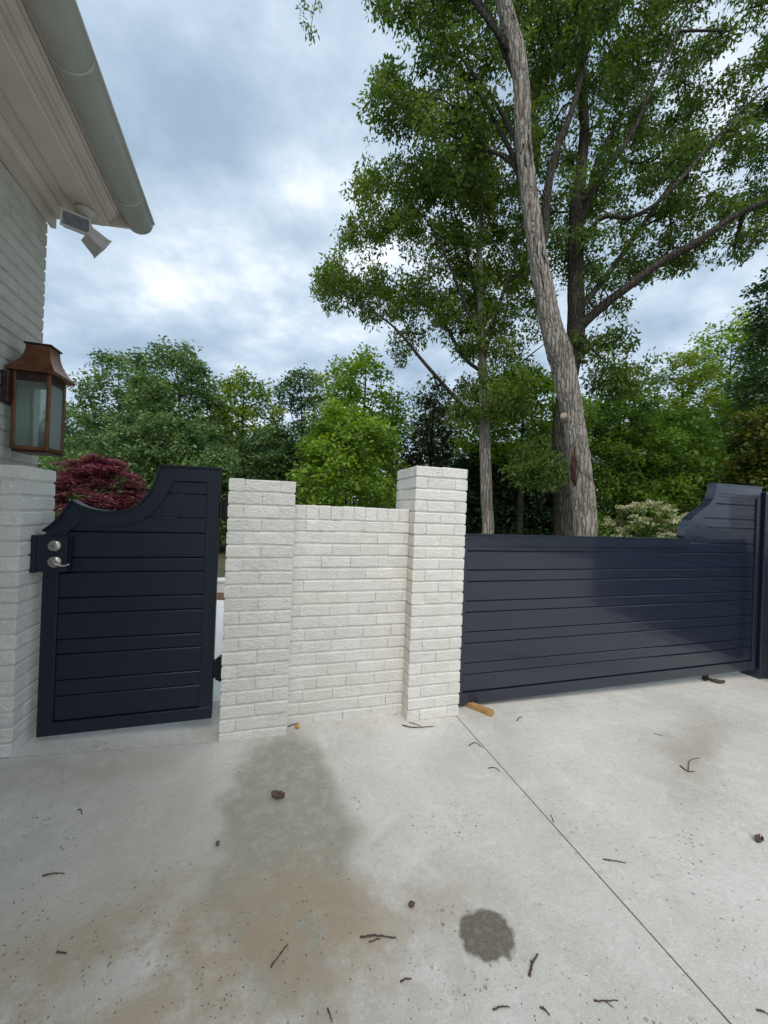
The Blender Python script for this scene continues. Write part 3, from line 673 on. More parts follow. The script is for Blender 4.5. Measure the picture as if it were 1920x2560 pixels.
def plank(parent, x0, x1, z0, z1, yf, yb, mat, xl_top=None):
    """board with chamfered long edges; xl_top: left end at the top edge"""
    c = 0.006; g = 0.0016; bm = bmesh.new()
    a0, a1 = z0+g, z1-g; xt = x0 if xl_top is None else xl_top
    def xl(z): return x0+(xt-x0)*(z-z0)/(z1-z0)
    prof = [(yb, a0), (yf+c, a0), (yf, a0+c), (yf, a1-c), (yf+c, a1), (yb, a1)]
    A = [bm.verts.new((xl(z), y, z)) for y, z in prof]; B = [bm.verts.new((x1, y, z)) for y, z in prof]; n = len(prof)
    for i in range(n): bm.faces.new((A[i], A[(i+1) % n], B[(i+1) % n], B[i]))
    bm.faces.new(A[::-1]); bm.faces.new(B); bmesh.ops.recalc_face_normals(bm, faces=bm.faces[:])
    return obj('plank', bm_mesh('plank', bm), mat, parent)

def big_gate():
    yf, yb, yp = 0.10, 0.165, 0.113
    X0, X1 = 1.622, 4.955
    root = empty('driveway_gate', (3.3, 0.13, gz(3.3)), 'wide glossy navy driveway gate of horizontal planks with a swan neck end', 'gate')
    m = MAT_NAVY
    obj('bottom_rail', box_mesh('br', X0, X1, yf, yb, -0.016, 0.072, bev=0.002), m, root)
    obj('stile', box_mesh('st', X0, 1.684, yf+.0005, yb, 0.0725, 1.2, bev=0.002), m, root)
    obj('stile', box_mesh('st', 4.898, X1, yf+.0005, yb, 0.0725, 1.712, bev=0.002), m, root)
    neck = smoothcurve([(3.918, 1.275), (3.919, 1.315), (3.937, 1.379), (3.978, 1.444), (4.032, 1.491), (4.106, 1.534), (4.181, 1.579), (4.243, 1.628), (4.286, 1.685), (4.305, 1.751), (4.308, 1.800)], 40)
    inner = smoothcurve([(3.985, 1.19), (3.992, 1.27), (4.012, 1.36), (4.07, 1.425), (4.16, 1.475), (4.245, 1.540), (4.305, 1.612), (4.345, 1.69), (4.352, 1.716)], 40)
    obj('top_rail', band([(X0, 1.268), (3.9185, 1.268)], [(X0, 1.192), (3.9855, 1.192)], yf, yb) and bm_mesh('tr', band([(X0, 1.268), (3.917, 1.268)], [(X0, 1.192), (3.985, 1.192)], yf, yb)), m, root)
    nk = obj('swan_neck', bm_mesh('nk', band(neck, inner, yf+.0006, yb-.0006)), m, root)
    obj('head_rail', bm_mesh('hr', band([(4.308, 1.800), (X1, 1.800)], [(4.352, 1.716), (X1, 1.716)], yf, yb)), m, root)
    obj('cap', bm_mesh('cap', ribbon([(X0, 1.2685), (3.9, 1.2685)], yf-.008, yb+.008, 0.010)), m, root)
    obj('neck_cap', bm_mesh('cap', ribbon(list(neck[1:]), yf-.008, yb+.008, 0.009), False), m, nk)
    obj('cap', bm_mesh('cap', ribbon([(4.298, 1.8005), (X1+.004, 1.8005)], yf-.008, yb+.008, 0.012)), m, root)
    zs = [0.0735, 0.204, 0.290, 0.441, 0.528, 0.678, 0.763, 0.912, 0.999, 1.146, 1.236, 1.388, 1.477, 1.619, 1.7145]
    left = {1.146: 1.686, 1.236: 3.93, 1.388: 3.96, 1.477: 4.10, 1.619: 4.25, 1.7145: 4.30}
    for a, b in zip(zs[:-1], zs[1:]):
        xl = 1.686; xt = None
        if a >= 1.236: xl, xt = left[a], left[b]
        plank(root, xl, 4.8965, a, b, yp, yb-.012, m, xt)
    obj('back_panel', box_mesh('bpn', 1.687, 4.896, yb-.0115, yb-.006, .075, 1.2), m, root)
    obj('back_panel', box_mesh('bpn', 4.30, 4.896, yb-.0115, yb-.006, 1.201, 1.714), m, root)
    obj('bead', box_mesh('bead', 4.3530, 4.8965, yp-.007, yp+.004, 1.690, 1.7150, bev=.002), m, root)
    obj('drop_bolt', box_mesh('bolt', 4.30, 4.35, yb-.03, yb-.005, -0.085, -0.0165), MAT_BLACK, root)
big_gate()

def gate_post():
    root = empty('gate_post', (5.0, 0.14, gz(5)), 'navy steel post bolted to the pillar past the driveway gate end', 'post')
    obj('post', box_mesh('gp', 4.976, 5.120, 0.075, 0.25, gz(5)-.05, 1.76, bev=.003), MAT_NAVY, root)
    for z in (0.25, 0.55, 0.85, 1.15, 1.45):
        obj('bolt_head', tube_mesh('bh', [(4.977, 0.12, z), (4.970, 0.12, z)], [0.010, 0.009], 6, False), MAT_NAVY, root)
gate_post()

def open_leaf():
    root = empty('open_gate_leaf', (4.99, -0.04, gz(5)), 'second navy gate leaf swung open beside the driveway', 'gate', rz=rad(10.0))
    o = Vector((5.10, -0.16, 0)); 
    def b(name, y0, y1, z0, z1, x0=0.0, x1=0.05):
        me = box_mesh(name, x0, x1, -y1, -y0, z0, z1, bev=.003); ob = bpy.data.objects.new(name, me); COL.objects.link(ob); me.materials.append(MAT_NAVY); ob.parent = root; ob.location = (0, 0, -gz(5))
        return ob
    b('bottom_rail', 0, 2.35, 0.02, 0.10); b('top_rail', 0, 2.35, 1.19, 1.275); b('stile', 0, 0.06, 0.1015, 1.1885); b('stile', 2.29, 2.35, 0.1015, 1.1885)
    zs = [0.102, 0.204, 0.290, 0.441, 0.528, 0.678, 0.763, 0.912, 0.999, 1.146, 1.188]
    for a, c in zip(zs[:-1], zs[1:]): b('plank', 0.062, 2.288, a+.002, c-.002, 0.012, 0.04)
open_leaf()

def walk_gate():
    yf, yb, yp = 0.12, 0.172, 0.131
    root = empty('walk_gate', (-0.5, 0.14, gz(-.5)), 'narrow dark navy plank walk gate with scooped top and lever handle', 'gate')
    m = MAT_NAVY_SATIN
    obj('bottom_rail', box_mesh('br', -0.960, -0.060, yf, yb, 0.083, 0.155, bev=.002), m, root)
    obj('stile', box_mesh('sl', -0.960, -0.886, yf+.0005, yb, 0.1555, 1.222, bev=.002), m, root)
    obj('stile', box_mesh('sr', -0.134, -0.060, yf+.0005, yb, 0.1555, 1.565, bev=.002), m, root)
    seg1 = smoothcurve([(-0.960, 1.236), (-0.922, 1.270), (-0.880, 1.322), (-0.852, 1.372), (-0.835, 1.411)], 14)
    seg2 = smoothcurve([(-0.835, 1.411), (-0.794, 1.384), (-0.733, 1.361), (-0.672, 1.353), (-0.634, 1.353), (-0.579, 1.361), (-0.532, 1.378), (-0.486, 1.415), (-0.447, 1.470), (-0.417, 1.538), (-0.400, 1.600), (-0.391, 1.636)], 34)
    seg3 = np.array([(-0.391, 1.636), (-0.225, 1.638), (-0.060, 1.640)])
    in1 = smoothcurve([(-0.886, 1.170), (-0.862, 1.205), (-0.841, 1.240), (-0.812, 1.272), (-0.787, 1.300)], 14)
    in2 = smoothcurve([(-0.787, 1.300), (-0.735, 1.290), (-0.665, 1.278), (-0.608, 1.276), (-0.53, 1.293), (-0.459, 1.333), (-0.396, 1.402), (-0.353, 1.478), (-0.322, 1.555)], 34)
    in3 = np.array([(-0.322, 1.555), (-0.22, 1.560), (-0.134, 1.562)])
    outer = np.vstack([seg1, seg2[1:], seg3[1:]]); inner = np.vstack([in1, in2[1:], in3[1:]])
    tr = obj('top_rail', bm_mesh('top', band(outer, inner, yf, yb)), m, root)
    obj('corner_block', box_mesh('cb', -0.1335, -0.0605, yf+.001, yb-.001, 1.5655, 1.636), m, tr)
    obj('cap', bm_mesh('cap', ribbon(list(seg1), yf-.012, yb+.010, 0.010)), m, tr)
    obj('cap', bm_mesh('cap', ribbon(list(seg2), yf-.012, yb+.010, 0.010)), m, tr)
    obj('cap', bm_mesh('cap', ribbon([(-0.399, 1.6405), (-0.056, 1.6445)], yf-.012, yb+.010, 0.012)), m, tr)
    zs = [0.1565, 0.297, 0.386, 0.535, 0.619, 0.768, 0.857, 1.003, 1.088, 1.238, 1.331, 1.480, 1.561]
    left = {1.331: -.48, 1.480: -.40, 1.561: -.345}
    for a, b in zip(zs[:-1], zs[1:]):
        xl, xt = -.8845, None
        if a == 1.088: xl, xt = -.884, -.868
        if a == 1.238: xl, xt = -.868, -.845
        if a >= 1.331: xl, xt = left[a], left[b]
        plank(root, xl, -.1355, a, b, yp, yb-.012, m, xt)
    obj('back_panel', box_mesh('bpn', -.884, -.136, yb-.0115, yb-.006, .158, 1.28), m, root)
    # lock box, deadbolt, lever
    lb = obj('lock_box', box_mesh('lb', -0.972, -0.834, 0.082, 0.190, 1.014, 1.210, bev=.0025), m, root)
    obj('strike_plate', box_mesh('sp', -1.0035, -0.976, 0.090, 0.20, 1.008, 1.216, bev=.002), m, root)
    obj('lock_rim', box_mesh('lr', -0.8335, -0.826, 0.110, 0.124, 1.012, 1.212), m, root)
    db = obj('deadbolt', tube_mesh('db', [(-.885, .0815, 1.160), (-.885, .070, 1.160), (-.885, .060, 1.160), (-.885, .056, 1.160)], [.0335, .0335, .027, .020], 28), MAT_STEEL, root)
    obj('keyway', box_mesh('kw', -.8863, -.8837, .0545, .0562, 1.151, 1.169), MAT_BLACK, db)
    lv = obj('lever_rose', tube_mesh('rose', [(-.885, .0815, 1.071), (-.885, .074, 1.071), (-.885, .064, 1.071), (-.885, .060, 1.071)], [.0345, .0345, .026, .014], 28), MAT_STEEL, root)
    obj('lever', tube_mesh('lever', smoothcurve([(-.885, .062, 1.071), (-.885, .034, 1.071), (-.872, .026, 1.070), (-.848, .025, 1.061), (-.826, .027, 1.056), (-.806, .030, 1.060), (-.797, .031, 1.066)], 20), list(np.interp(np.arange(20), [0, 4, 8, 19], [.011, .0095, .0075, .0040])), 10), MAT_STEEL, lv)
    for z0, z1 in ((1.326, 1.450), (0.318, 0.452)):
        h = obj('hinge', box_mesh('hi', -0.0585, -0.040, 0.128, 0.165, z0+.012, z1-.012, bev=.002), MAT_BLACK, root)
        obj('hinge_barrel', tube_mesh('hb', [(-.034, .133, z0), (-.034, .133, z1)], [.0125, .0125], 14, False), MAT_BLACK, h)
        obj('hinge_plate', box_mesh('hp', -0.028, -0.0035, 0.120, 0.155, z0-.010, z1+.016, bev=.002), MAT_BLACK, h)
        obj('hinge_pin', tube_mesh('pin', [(-.034, .133, z1+.0005), (-.034, .133, z1+.010)], [.006, .006], 10), MAT_BLACK, h)
walk_gate()

# timber block propping the driveway gate
def wood_block():
    a = on_ground(*(np.array((1120+150/2.07375, 1100+1408/2.07375))/1.15732))
    bm = bmesh.new(); box(bm, -0.021, 0.021, -0.16, 0.16, 0.0, 0.036, bev=.003)
    for v in bm.verts:
        if v.co.y < -0.1: v.co.z += 0.0
    bm.transform(Matrix.Translation((1.765, 0.085, gz(1.76)+.001)) @ Matrix.Rotation(rad(34), 4, 'Z'))
    o = obj('timber_block', bm_mesh('block', bm), MAT_PINE); tag(o, 'short sawn pine block wedged under the driveway gate', 'timber')
wood_block()

# ================================================================== bits lying on the concrete
RT = random.Random(11)
def twig(label, paths, r=0.004, mat=None, name='twig', knots=True):
    r *= 0.62
    root_pts = [[on_ground(*p)+Vector((0, 0, r*0.8+(0.004 if 0 < i < len(pp)-1 else 0))) for i, p in enumerate(pp)] for pp in paths]
    VV, FF = [], []
    for k, pts in enumerate(root_pts):
        P = smoothcurve(pts, max(8, 5*len(pts))) if len(pts) > 2 else np.array([np.array(pts[0])*(1-t)+np.array(pts[-1])*t for t in np.linspace(0, 1, 9)])
        n = len(P); P[1:-1] += np.array([[RT.gauss(0, .0008), RT.gauss(0, .0008), abs(RT.gauss(0, .0005))] for _ in range(n-2)])
        rr = np.linspace(r, r*0.55, n)*(1 if k == 0 else 0.7)*np.array([RT.uniform(.85, 1.2) for _ in range(n)])
        V, F = tube_arrays(P, rr, 6); off = sum(len(v) for v in VV); VV.append(V); FF += [tuple(i+off for i in f) for f in F]
    o = obj(name, faces_mesh(name, np.vstack(VV), FF), mat or MAT_TWIG)
    return tag(o, label, 'twig', 'fallen twigs on the driveway')
twig('stout reddish twig lying flat beside the round oil spot', [[(778, 2026), (815, 2025), (856, 2028)], [(797, 2036), (822, 2029)]], .0052)
twig('straight slim twig lying diagonally near the stout reddish twig', [[(585, 2091), (604, 2066), (622, 2040)]], .0042)
twig('thick knobbly dark twig just past the oil spot', [[(1143, 2110), (1150, 2086), (1162, 2063)], [(1150, 2086), (1146, 2076)]], .0060)
twig('short straight twig on the rust tinted concrete by the house', [[(92, 1893), (116, 1890), (140, 1888)]], .0042)
twig('short reddish twig lying across near the saw cut joint', [[(1303, 1857), (1325, 1862), (1352, 1865)]], .0042)
twig('pale forked twig with a downward prong beside the joint', [[(1283, 2163), (1310, 2166), (1335, 2162)], [(1310, 2166), (1325, 2178)]], .0036)
twig('slightly curved twig in line with the oil spot, towards the house', [[(1065, 2183), (1082, 2179), (1101, 2177)]], .0042)
twig('stubby slanting twig between the curved twig and the joint', [[(1168, 2178), (1178, 2186), (1188, 2196)]], .0045)
twig('short bent twig between the stout twig and the curved twig', [[(865, 2123), (876, 2119), (889, 2116)]], .0038)
twig('upright looking slim twig below the rust stain', [[(708, 2180), (712, 2194), (717, 2209)]], .0038)
twig('arched thin twig between the tall pillar and the joint', [[(1012, 1612), (1026, 1606), (1043, 1616)]], .0042)
twig('thin curved twig beside the arched twig by the joint', [[(1055, 1660), (1068, 1660), (1081, 1667)]], .0036)
twig('long branching twig lying at the foot of the tall pillar', [[(869, 1567), (888, 1573), (910, 1573), (936, 1570)], [(884, 1561), (900, 1567), (914, 1573)]], .0062)
twig('y shaped branching twig on the slab in front of the wide gate', [[(1469, 1655), (1486, 1668), (1500, 1667)], [(1486, 1668), (1490, 1645), (1513, 1638)]], .0052)
twig('tiny twig lying over the saw cut joint', [[(1196, 1777), (1190, 1760)]], .0034)
twig('long thin twig lying along the foot of the low wall', [[(622, 1570), (650, 1563), (683, 1560)]], .0045)
twig('short twig at the slab edge far right of the oil spot', [[(1635, 2184), (1648, 2189), (1665, 2196)]], .0042)
twig('small hooked twig on the grey concrete by the walk gate', [[(168, 1750), (174, 1752), (178, 1760)]], .0038)
twig('small hooked twig just in front of the timber block', [[(1117, 1558), (1122, 1551), (1129, 1550)]], .0050)
twig('dark short twig lying parallel to the house wall', [[(122, 2058), (145, 2061)]], .0046)
twig('thin twig lying loose on the slab before the wide gate', [[(1413, 1585), (1432, 1590)]], .0040)

def dead_leaf(label, xd, yd, size, mat, rz, name='fallen_leaf', curl=0.4):
    c = on_ground(xd, yd); n = 9; V = []; F = []
    for i in range(n):
        t = i/(n-1); w = size*0.33*math.sin(math.pi*min(1, t*0.93+0.05))**0.8*(1+0.16*math.sin(t*19))
        for j in range(5):
            s = j/2-1; V.append((size*(t-.5), w*s, size*(curl*(s*s)*0.28+0.10*(2*t-1)**2)+0.002+0.002*math.sin(i*2.1+j)))
    for i in range(n-1):
        for j in range(4): F.append((i*5+j, i*5+5+j, i*5+6+j, i*5+1+j))
    me = faces_mesh(name, V, F); me.transform(Matrix.Translation(c) @ Matrix.Rotation(rz, 4, 'Z'))
    o = obj(name, me, mat); md = o.modifiers.new('thickness', 'SOLIDIFY'); md.thickness = 0.0012
    return tag(o, label, 'leaf')
dead_leaf('curled dark brown leaf lying on the damp stain', 600, 1723, 0.070, MAT_DEADLEAF, 2.6, curl=0.8)
dead_leaf('small dark brown leaf under the swan neck end of wide gate', 1548, 1474, 0.13, MAT_DEADLEAF, 2.4)
dead_leaf('crumpled brown leaf beyond the joint opposite the oil spot', 1640, 1818, 0.045, MAT_DEADLEAF, 0.3, curl=1.4)
def nut(label, xd, yd, r, mat, name='nut'):
    c = on_ground(xd, yd); bm = bmesh.new(); bmesh.ops.create_icosphere(bm, subdivisions=2, radius=r)
    for v in bm.verts: v.co = Vector((v.co.x*1.15, v.co.y*0.9, v.co.z*0.9))*(1+0.12*mnoise.noise(v.co*300/ max(r*100, .1)))
    # little cap
    for v in bm.verts:
        if v.co.x > r*0.55: v.co.x *= 1.12; v.co.y *= .8; v.co.z *= .8
    bm.transform(Matrix.Translation(c+Vector((0, 0, r*.85))) @ Matrix.Rotation(RT.uniform(0, 6), 4, 'Z'))
    o = obj(name, bm_mesh(name, bm, True), mat); return tag(o, label, 'nut')
nut('small round dark nut between the oil spot and the damp stain', 889, 1958, 0.0105, MAT_DEADLEAF)
nut('tiny brown nut on the grey concrete beside the damp stain', 470, 1825, 0.009, MAT_DEADLEAF)
nut('yellow nut husk at the foot of the low wall', 642, 1573, 0.015, MAT_YELLOW)
def debris():
    V, F = [], []; rr = np.random.RandomState(4)
    spots = [((560, 760), (1780, 2000), 55), ((0, 700), (1950, 2212), 170), ((700, 1659), (1950, 2212), 110), ((900, 1300), (1560, 1800), 40), ((1300, 1659), (1480, 1950), 50), ((600, 720), (1560, 1590), 8), ((0, 500), (1650, 1950), 50)]
    for (xa, xb), (ya, yb), n in spots:
        for _ in range(n):
            c = np.array(on_ground(rr.uniform(xa, xb), rr.uniform(ya, yb))); 
            if c[0] < -1.2 or c[1] > -0.02: continue
            L_ = rr.uniform(.002, .010); w = rr.uniform(.0008, .0022); a = rr.uniform(0, math.pi); d = np.array([math.cos(a), math.sin(a), 0]); p = np.array([-d[1], d[0], 0]); k = len(V)
            for s, t in ((-1, 0), (0, -1), (1, 0), (0, 1)): V.append(c+d*L_*s*.5+p*w*t+np.array([0, 0, .0008]))
            V.append(c+np.array([0, 0, .0008+w*1.2]))
            for q in range(4): F.append((k+q, k+(q+1) % 4, k+4))
    o = obj('leaf_litter_crumbs', arr_mesh('crumbs', V, F), MAT_DEADLEAF); tag(o, 'scattered crumbs of bark and leaf on the concrete', 'litter', kind='stuff')
debris()

# ================================================================== trees
rng = np.random.RandomState(21)
def leaves(tips, per, spread, size, rs, droop=0.35, aspect=0.5, tdirs=None, flat=0.75, tint_base=None, level=0.0):
    n = len(tips)*per; T = np.repeat(tips, per, axis=0)
    off = rs.normal(0, 1, (n, 3)); off /= (np.linalg.norm(off, axis=1)[:, None]+1e-6); rad_ = rs.uniform(0, 1, (n, 1))**0.5
    off *= rad_*spread; off[:, 2] *= flat
    P = T+off
    A = off/spread*0.8+rs.normal(0, 0.55, (n, 3)); A[:, 2] -= droop; A[:, 2] *= 1-level; A /= np.linalg.norm(A, axis=1)[:, None]
    B = rs.normal(0, 1, (n, 3)); B[:, 2] *= 0.45*(1-level); B -= A*np.sum(A*B, axis=1)[:, None]; B /= np.linalg.norm(B, axis=1)[:, None]
    C = np.cross(A, B); S = size*rs.uniform(0.6, 1.25, (n, 1))
    base = P-A*S*0.15; tip = P+A*S*0.85; mid = P+A*S*0.30+C*S*0.06
    l = mid+B*S*aspect*0.5; r = mid-B*S*aspect*0.5
    V = np.stack([base, l, tip, r], axis=1).reshape(-1, 3); i = np.arange(n)*4
    F = np.concatenate([np.stack([i, i+1, i+2], 1), np.stack([i, i+2, i+3], 1)])
    tb = np.repeat(tint_base if tint_base is not None else rs.uniform(0.25, 0.75, len(tips)), per)
    t = np.clip(tb+rs.normal(0, 0.16, n), 0, 1)
    return V, F, np.concatenate([t, t])

class Branches:
    def __init__(s): s.p = []; s.par = []; s.r = []
    def add(s, p, par, r=None): s.p.append(np.array(p, float)); s.par.append(par); s.r.append(r); return len(s.p)-1
    def limb(s, pts, radii, par=-1, n=None):
        n = n or max(4, len(pts)*3); C = smoothcurve(pts, n); R = np.interp(np.linspace(0, 1, n), np.linspace(0, 1, len(radii)), radii); ids = []
        for i in range(n):
            if i == 0 and par >= 0: ids.append(par); continue
            par = s.add(C[i], par, R[i]); ids.append(par)
        return ids
    def nearest(s, q, up=0.35, lim=None):
        P = np.array(s.p[:lim] if lim else s.p); d = P-q; dist = np.linalg.norm(d, axis=1); return int(np.argmin(dist+up*np.maximum(0, d[:, 2])))
    def reach(s, q, rs, nseg=5, sag=0.08, up=0.9):
        k = s.nearest(q, up); a = s.p[k]; d = q-a; L = np.linalg.norm(d)
        if L < 0.05: return k
        side = rs.normal(0, 1, 3)*L*0.10
        for i in range(1, nseg+1):
            t = i/nseg; p = a+d*t+side*math.sin(math.pi*t)+np.array([0, 0, sag*L*math.sin(math.pi*t)]); k = s.add(p, k)
        return k
    def build(s, sides_big=8, rmin=0.005, sub=0.03):
        n = len(s.p); ch = [[] for _ in range(n)]
        for i, q in enumerate(s.par):
            if q >= 0: ch[q].append(i)
        R = [0.0]*n
        for i in range(n-1, -1, -1):
            acc = sum(R[c]**2.5 for c in ch[i])**0.4 if ch[i] else rmin
            R[i] = max(s.r[i], rmin) if s.r[i] is not None else max(acc, rmin)
        for i in range(n):
            q = s.par[i]
            if q >= 0 and s.r[i] is None: R[i] = min(R[i], R[q]*0.92)
        VV, FF, off = [], [], 0
        starts = [i for i in range(n) if s.par[i] < 0]; stack = [(i, None) for i in starts]
        while stack:
            i, frm = stack.pop(); chain = ([frm] if frm is not None else [])+[i]
            while ch[i]:
                c = sorted(ch[i], key=lambda q: -R[q]); 
                for q in c[1:]: stack.append((q, i))
                i = c[0]; chain.append(i)
            if len(chain) < 2: continue
            rr = [R[q] for q in chain]
            if frm is not None: rr[0] = min(rr[0], rr[1]*1.15)
            sd = sides_big if max(rr) > 0.05 else 5 if max(rr) > 0.015 else 3
            V, F = tube_arrays([s.p[q] for q in chain], rr, sd, cap=False); VV.append(V); FF += [tuple(j+off for j in f) for f in F]; off += len(V)
        return faces_mesh('branches', np.vstack(VV), FF)

def bark_trunk(name, pts, radii, seed, sides=56, step=0.035, rough=0.16, plate=9.0, flare=0.0):
    """trunk with real furrowed / plated relief"""
    L = sum(np.linalg.norm(np.array(pts[i+1])-np.array(pts[i])) for i in range(len(pts)-1)); n = int(L/step)
    C = smoothcurve(pts, n); R = np.interp(np.linspace(0, 1, n), np.linspace(0, 1, len(radii)), radii)
    V, F = tube_arrays(C, R, sides, cap=False)
    V2 = V.copy()
    for i in range(n):
        c = C[i]; hgt = i*step
        for j in range(sides):
            k = i*sides+j; d = V[k]-c; a = 2*math.pi*j/sides
            q = Vector((math.cos(a)*R[i]*plate+seed, math.sin(a)*R[i]*plate, hgt*plate*0.17))
            f = 1-abs(mnoise.noise(q*2.2))*2.2; f2 = mnoise.noise(q*5.0); f3 = mnoise.noise(Vector((q.x*.3, q.y*.3, hgt*1.3)))
            V2[k] = c+d*(1+rough*(0.55*f*0.5+0.22*f2)+0.10*f3)
    return V2, F

def tree_root(name, base, label, group=None):
    return empty(name, tuple(base), label, 'tree', group)

def px(x, y, d):      # source pixel at forward depth
    return at_depth(x, y, d)

# crown clump centres sampled from a region of the picture plane through a range of depths
def in_poly(x, y, poly):
    c = False; j = len(poly)-1
    for i in range(len(poly)):
        xi, yi = poly[i]; xj, yj = poly[j]
        if (yi > y) != (yj > y) and x < (xj-xi)*(y-yi)/(yj-yi)+xi: c = not c
        j = i
    return c
def clump_points(poly, d0, d1, n, rs, minsep=0.45, holes=()):
    xs = [p[0] for p in poly]; ys = [p[1] for p in poly]; out = []; tries = 0
    while len(out) < n and tries < n*60:
        tries += 1; x = rs.uniform(min(xs), max(xs)); y = rs.uniform(min(ys), max(ys)); 
        if not in_poly(x, y, poly): continue
        if any(((x-hx)/hr)**2+((y-hy)/hv)**2 < 1 for hx, hy, hr, hv in holes): continue
        p = px(x, y, rs.uniform(d0, d1))
        if p[2] < 1.0: continue
        if out and np.min(np.linalg.norm(np.array(out)-p, axis=1)) < minsep: continue
        out.append(p)
    return np.array(out)
def grow_crown(br, cl, rs, tips_per, rad_clump, up=0.9, nseg=5):
    base = np.array(br.p); d = np.array([np.min(np.linalg.norm(base-q, axis=1)) for q in cl]); tips = []; tb = []
    for q in cl[np.argsort(d)]:
        k = br.reach(q, rs, nseg, up=up); tone = rs.uniform(0.05, 0.95); chain = [k]; 
        if br.par[k] >= 0: chain.append(br.par[k])
        for _ in range(tips_per):
            o = rs.normal(0, 1, 3); o *= rad_clump*rs.uniform(0.35, 1.0)/np.linalg.norm(o); o[2] *= 0.7
            t = q+o; par = chain[rs.randint(len(chain))]; m = br.add((br.p[par]+t)/2+rs.normal(0, .03, 3), par); br.add(t, m)
            tips.append(t); tb.append(np.clip(tone+rs.normal(0, .12), 0, 1))
    return np.array(tips), np.array(tb)

LEAF_OAK = leaf_mat('oak_leaf', (0.046, 0.094, 0.017), (0.135, 0.212, 0.042), 0.45)
LEAF_OAK2 = leaf_mat('oak_leaf_bright', (0.058, 0.112, 0.018), (0.165, 0.245, 0.044), 0.48)

# ---- pale leaning tree in front
def pale_tree():
    D = 6.6; base = px(1463, 1335, D); base[2] = -0.12; root = tree_root('tree', base, 'tall leaning tree with pale shaggy bark behind the driveway gate')
    dd = lambda x, y, d=D: px(x*1.15732, y*1.15732, d)
    tr = [np.array([base[0]+.03, base[1], -0.15]), dd(1265, 1150), dd(1258, 1050), dd(1246, 960), dd(1234, 880), dd(1221, 820), dd(1208, 765), dd(1190, 700), dd(1178, 640), dd(1163, 560), dd(1151, 480), dd(1141, 400), dd(1131, 300), dd(1127, 200), dd(1116, 110), dd(1092, 20), dd(1060, -80, 6.7), dd(1030, -220, 6.9)]
    rd = [0.20, .176, .172, .166, .168, .178, .198, .165, .152, .142, .136, .132, .128, .128, .128, .116, .09, .05]
    V, F = bark_trunk('t', tr, rd, 3.0, rough=0.30); obj('trunk', faces_mesh('trunk', V, F), BARK_PALE, root)
    # sawn limb stub with a pale cut face
    c = dd(1222, 905, D-.02); ax = np.array([-0.80, -0.58, 0.10]); ax /= np.linalg.norm(ax)
    sc_ = obj('limb_scar', tube_mesh('scar', [c-ax*.02, c+ax*.10, c+ax*.16, c+ax*.172], [.085, .072, .066, .055], 18), BARK_PALE, root)
    obj('cut_face', tube_mesh('cut', [c+ax*.1725, c+ax*.176], [.050, .046], 18), MAT_CUT, sc_)
    obj('bark_wound', tube_mesh('wound', [dd(1243, 1050, D-.165), dd(1240, 1035, D-.178), dd(1238, 1010, D-.172), dd(1240, 985, D-.163), dd(1241, 965, D-.155)], [.010, .042, .045, .026, .006], 9), BARK_WOUND, root)
    br = Branches(); ids = br.limb(tr[8:], rd[8:], -1, 26); 
    br.limb([br.p[ids[3]], dd(1176, 500, 6.75), dd(1180, 430, 6.9), dd(1200, 330, 7.1), dd(1235, 240, 7.3), dd(1265, 120, 7.6), dd(1290, -40, 7.9)], [.085, .085, .080, .070, .06, .045, .03], ids[3])
    br.limb([br.p[ids[8]], dd(1090, 300, 7.2), dd(1040, 215, 7.8), dd(985, 150, 8.3)], [.05, .045, .03, .015], ids[8])
    br.limb([br.p[ids[7]], dd(1100, 345, 7.0), dd(1030, 320, 7.5), dd(960, 285, 8.0), dd(880, 250, 8.4)], [.045, .04, .03, .022, .012], ids[7])
    br.limb([br.p[ids[14]], dd(1040, 10, 7.0), dd(960, 0, 7.3), dd(890, 8, 7.6)], [.06, .045, .03, .012], ids[14])
    br.limb([br.p[ids[10]], dd(1075, 230, 7.4), dd(1000, 130, 7.9), dd(950, 60, 8.3)], [.05, .04, .028, .012], ids[10])
    rs = np.random.RandomState(31)
    poly = [(945, 20), (960, -120), (1000, -500), (1500, -700), (1700, -300), (1500, 60), (1360, 180), (1330, 420), (1230, 520), (1090, 470), (1020, 390), (955, 350), (930, 290), (955, 190)]
    cl = clump_points(poly, 7.2, 9.6, 245, rs, 0.40, holes=((975, 395, 60, 26), (990, 140, 40, 18)))
    tips, tb = grow_crown(br, cl, rs, 15, 0.42)
    V, F, t = leaves(tips, 20, 0.20, 0.118, rs, 0.45, 0.40, tint_base=tb)
    # small hanging spray at the top of the sky
    sp = br.limb([br.p[ids[16]], dd(960, -70, 6.8), dd(840, -95, 6.7), dd(740, -70, 6.6), dd(690, -20, 6.6), dd(675, 40, 6.6), dd(668, 86, 6.6)], [.05, .04, .03, .018, .009, .006, .004], ids[16])
    st = []
    for (a, b) in ((652, 14), (648, 26), (661, 8), (686, 6), (672, 22), (655, 44), (664, 60), (680, 66), (660, 74), (671, 88), (676, 80), (664, 50), (690, 12)):
        q = dd(a, b, 6.6+rs.normal(0, .05)); k = br.nearest(q, 0); br.add(q, k); st.append(q)
    V2, F2, t2 = leaves(np.array(st), 7, .07, .085, rs, .6, .36); F = np.vstack([F, F2+len(V)]); V = np.vstack([V, V2]); t = np.concatenate([t, t2])
    obj('branches', br.build(), BARK_TRUNK, root); obj('crown', arr_mesh('crown', V, F, t), LEAF_OAK, root)  # limbs take a darker bark than the trunk: backlit look put into colour
pale_tree()

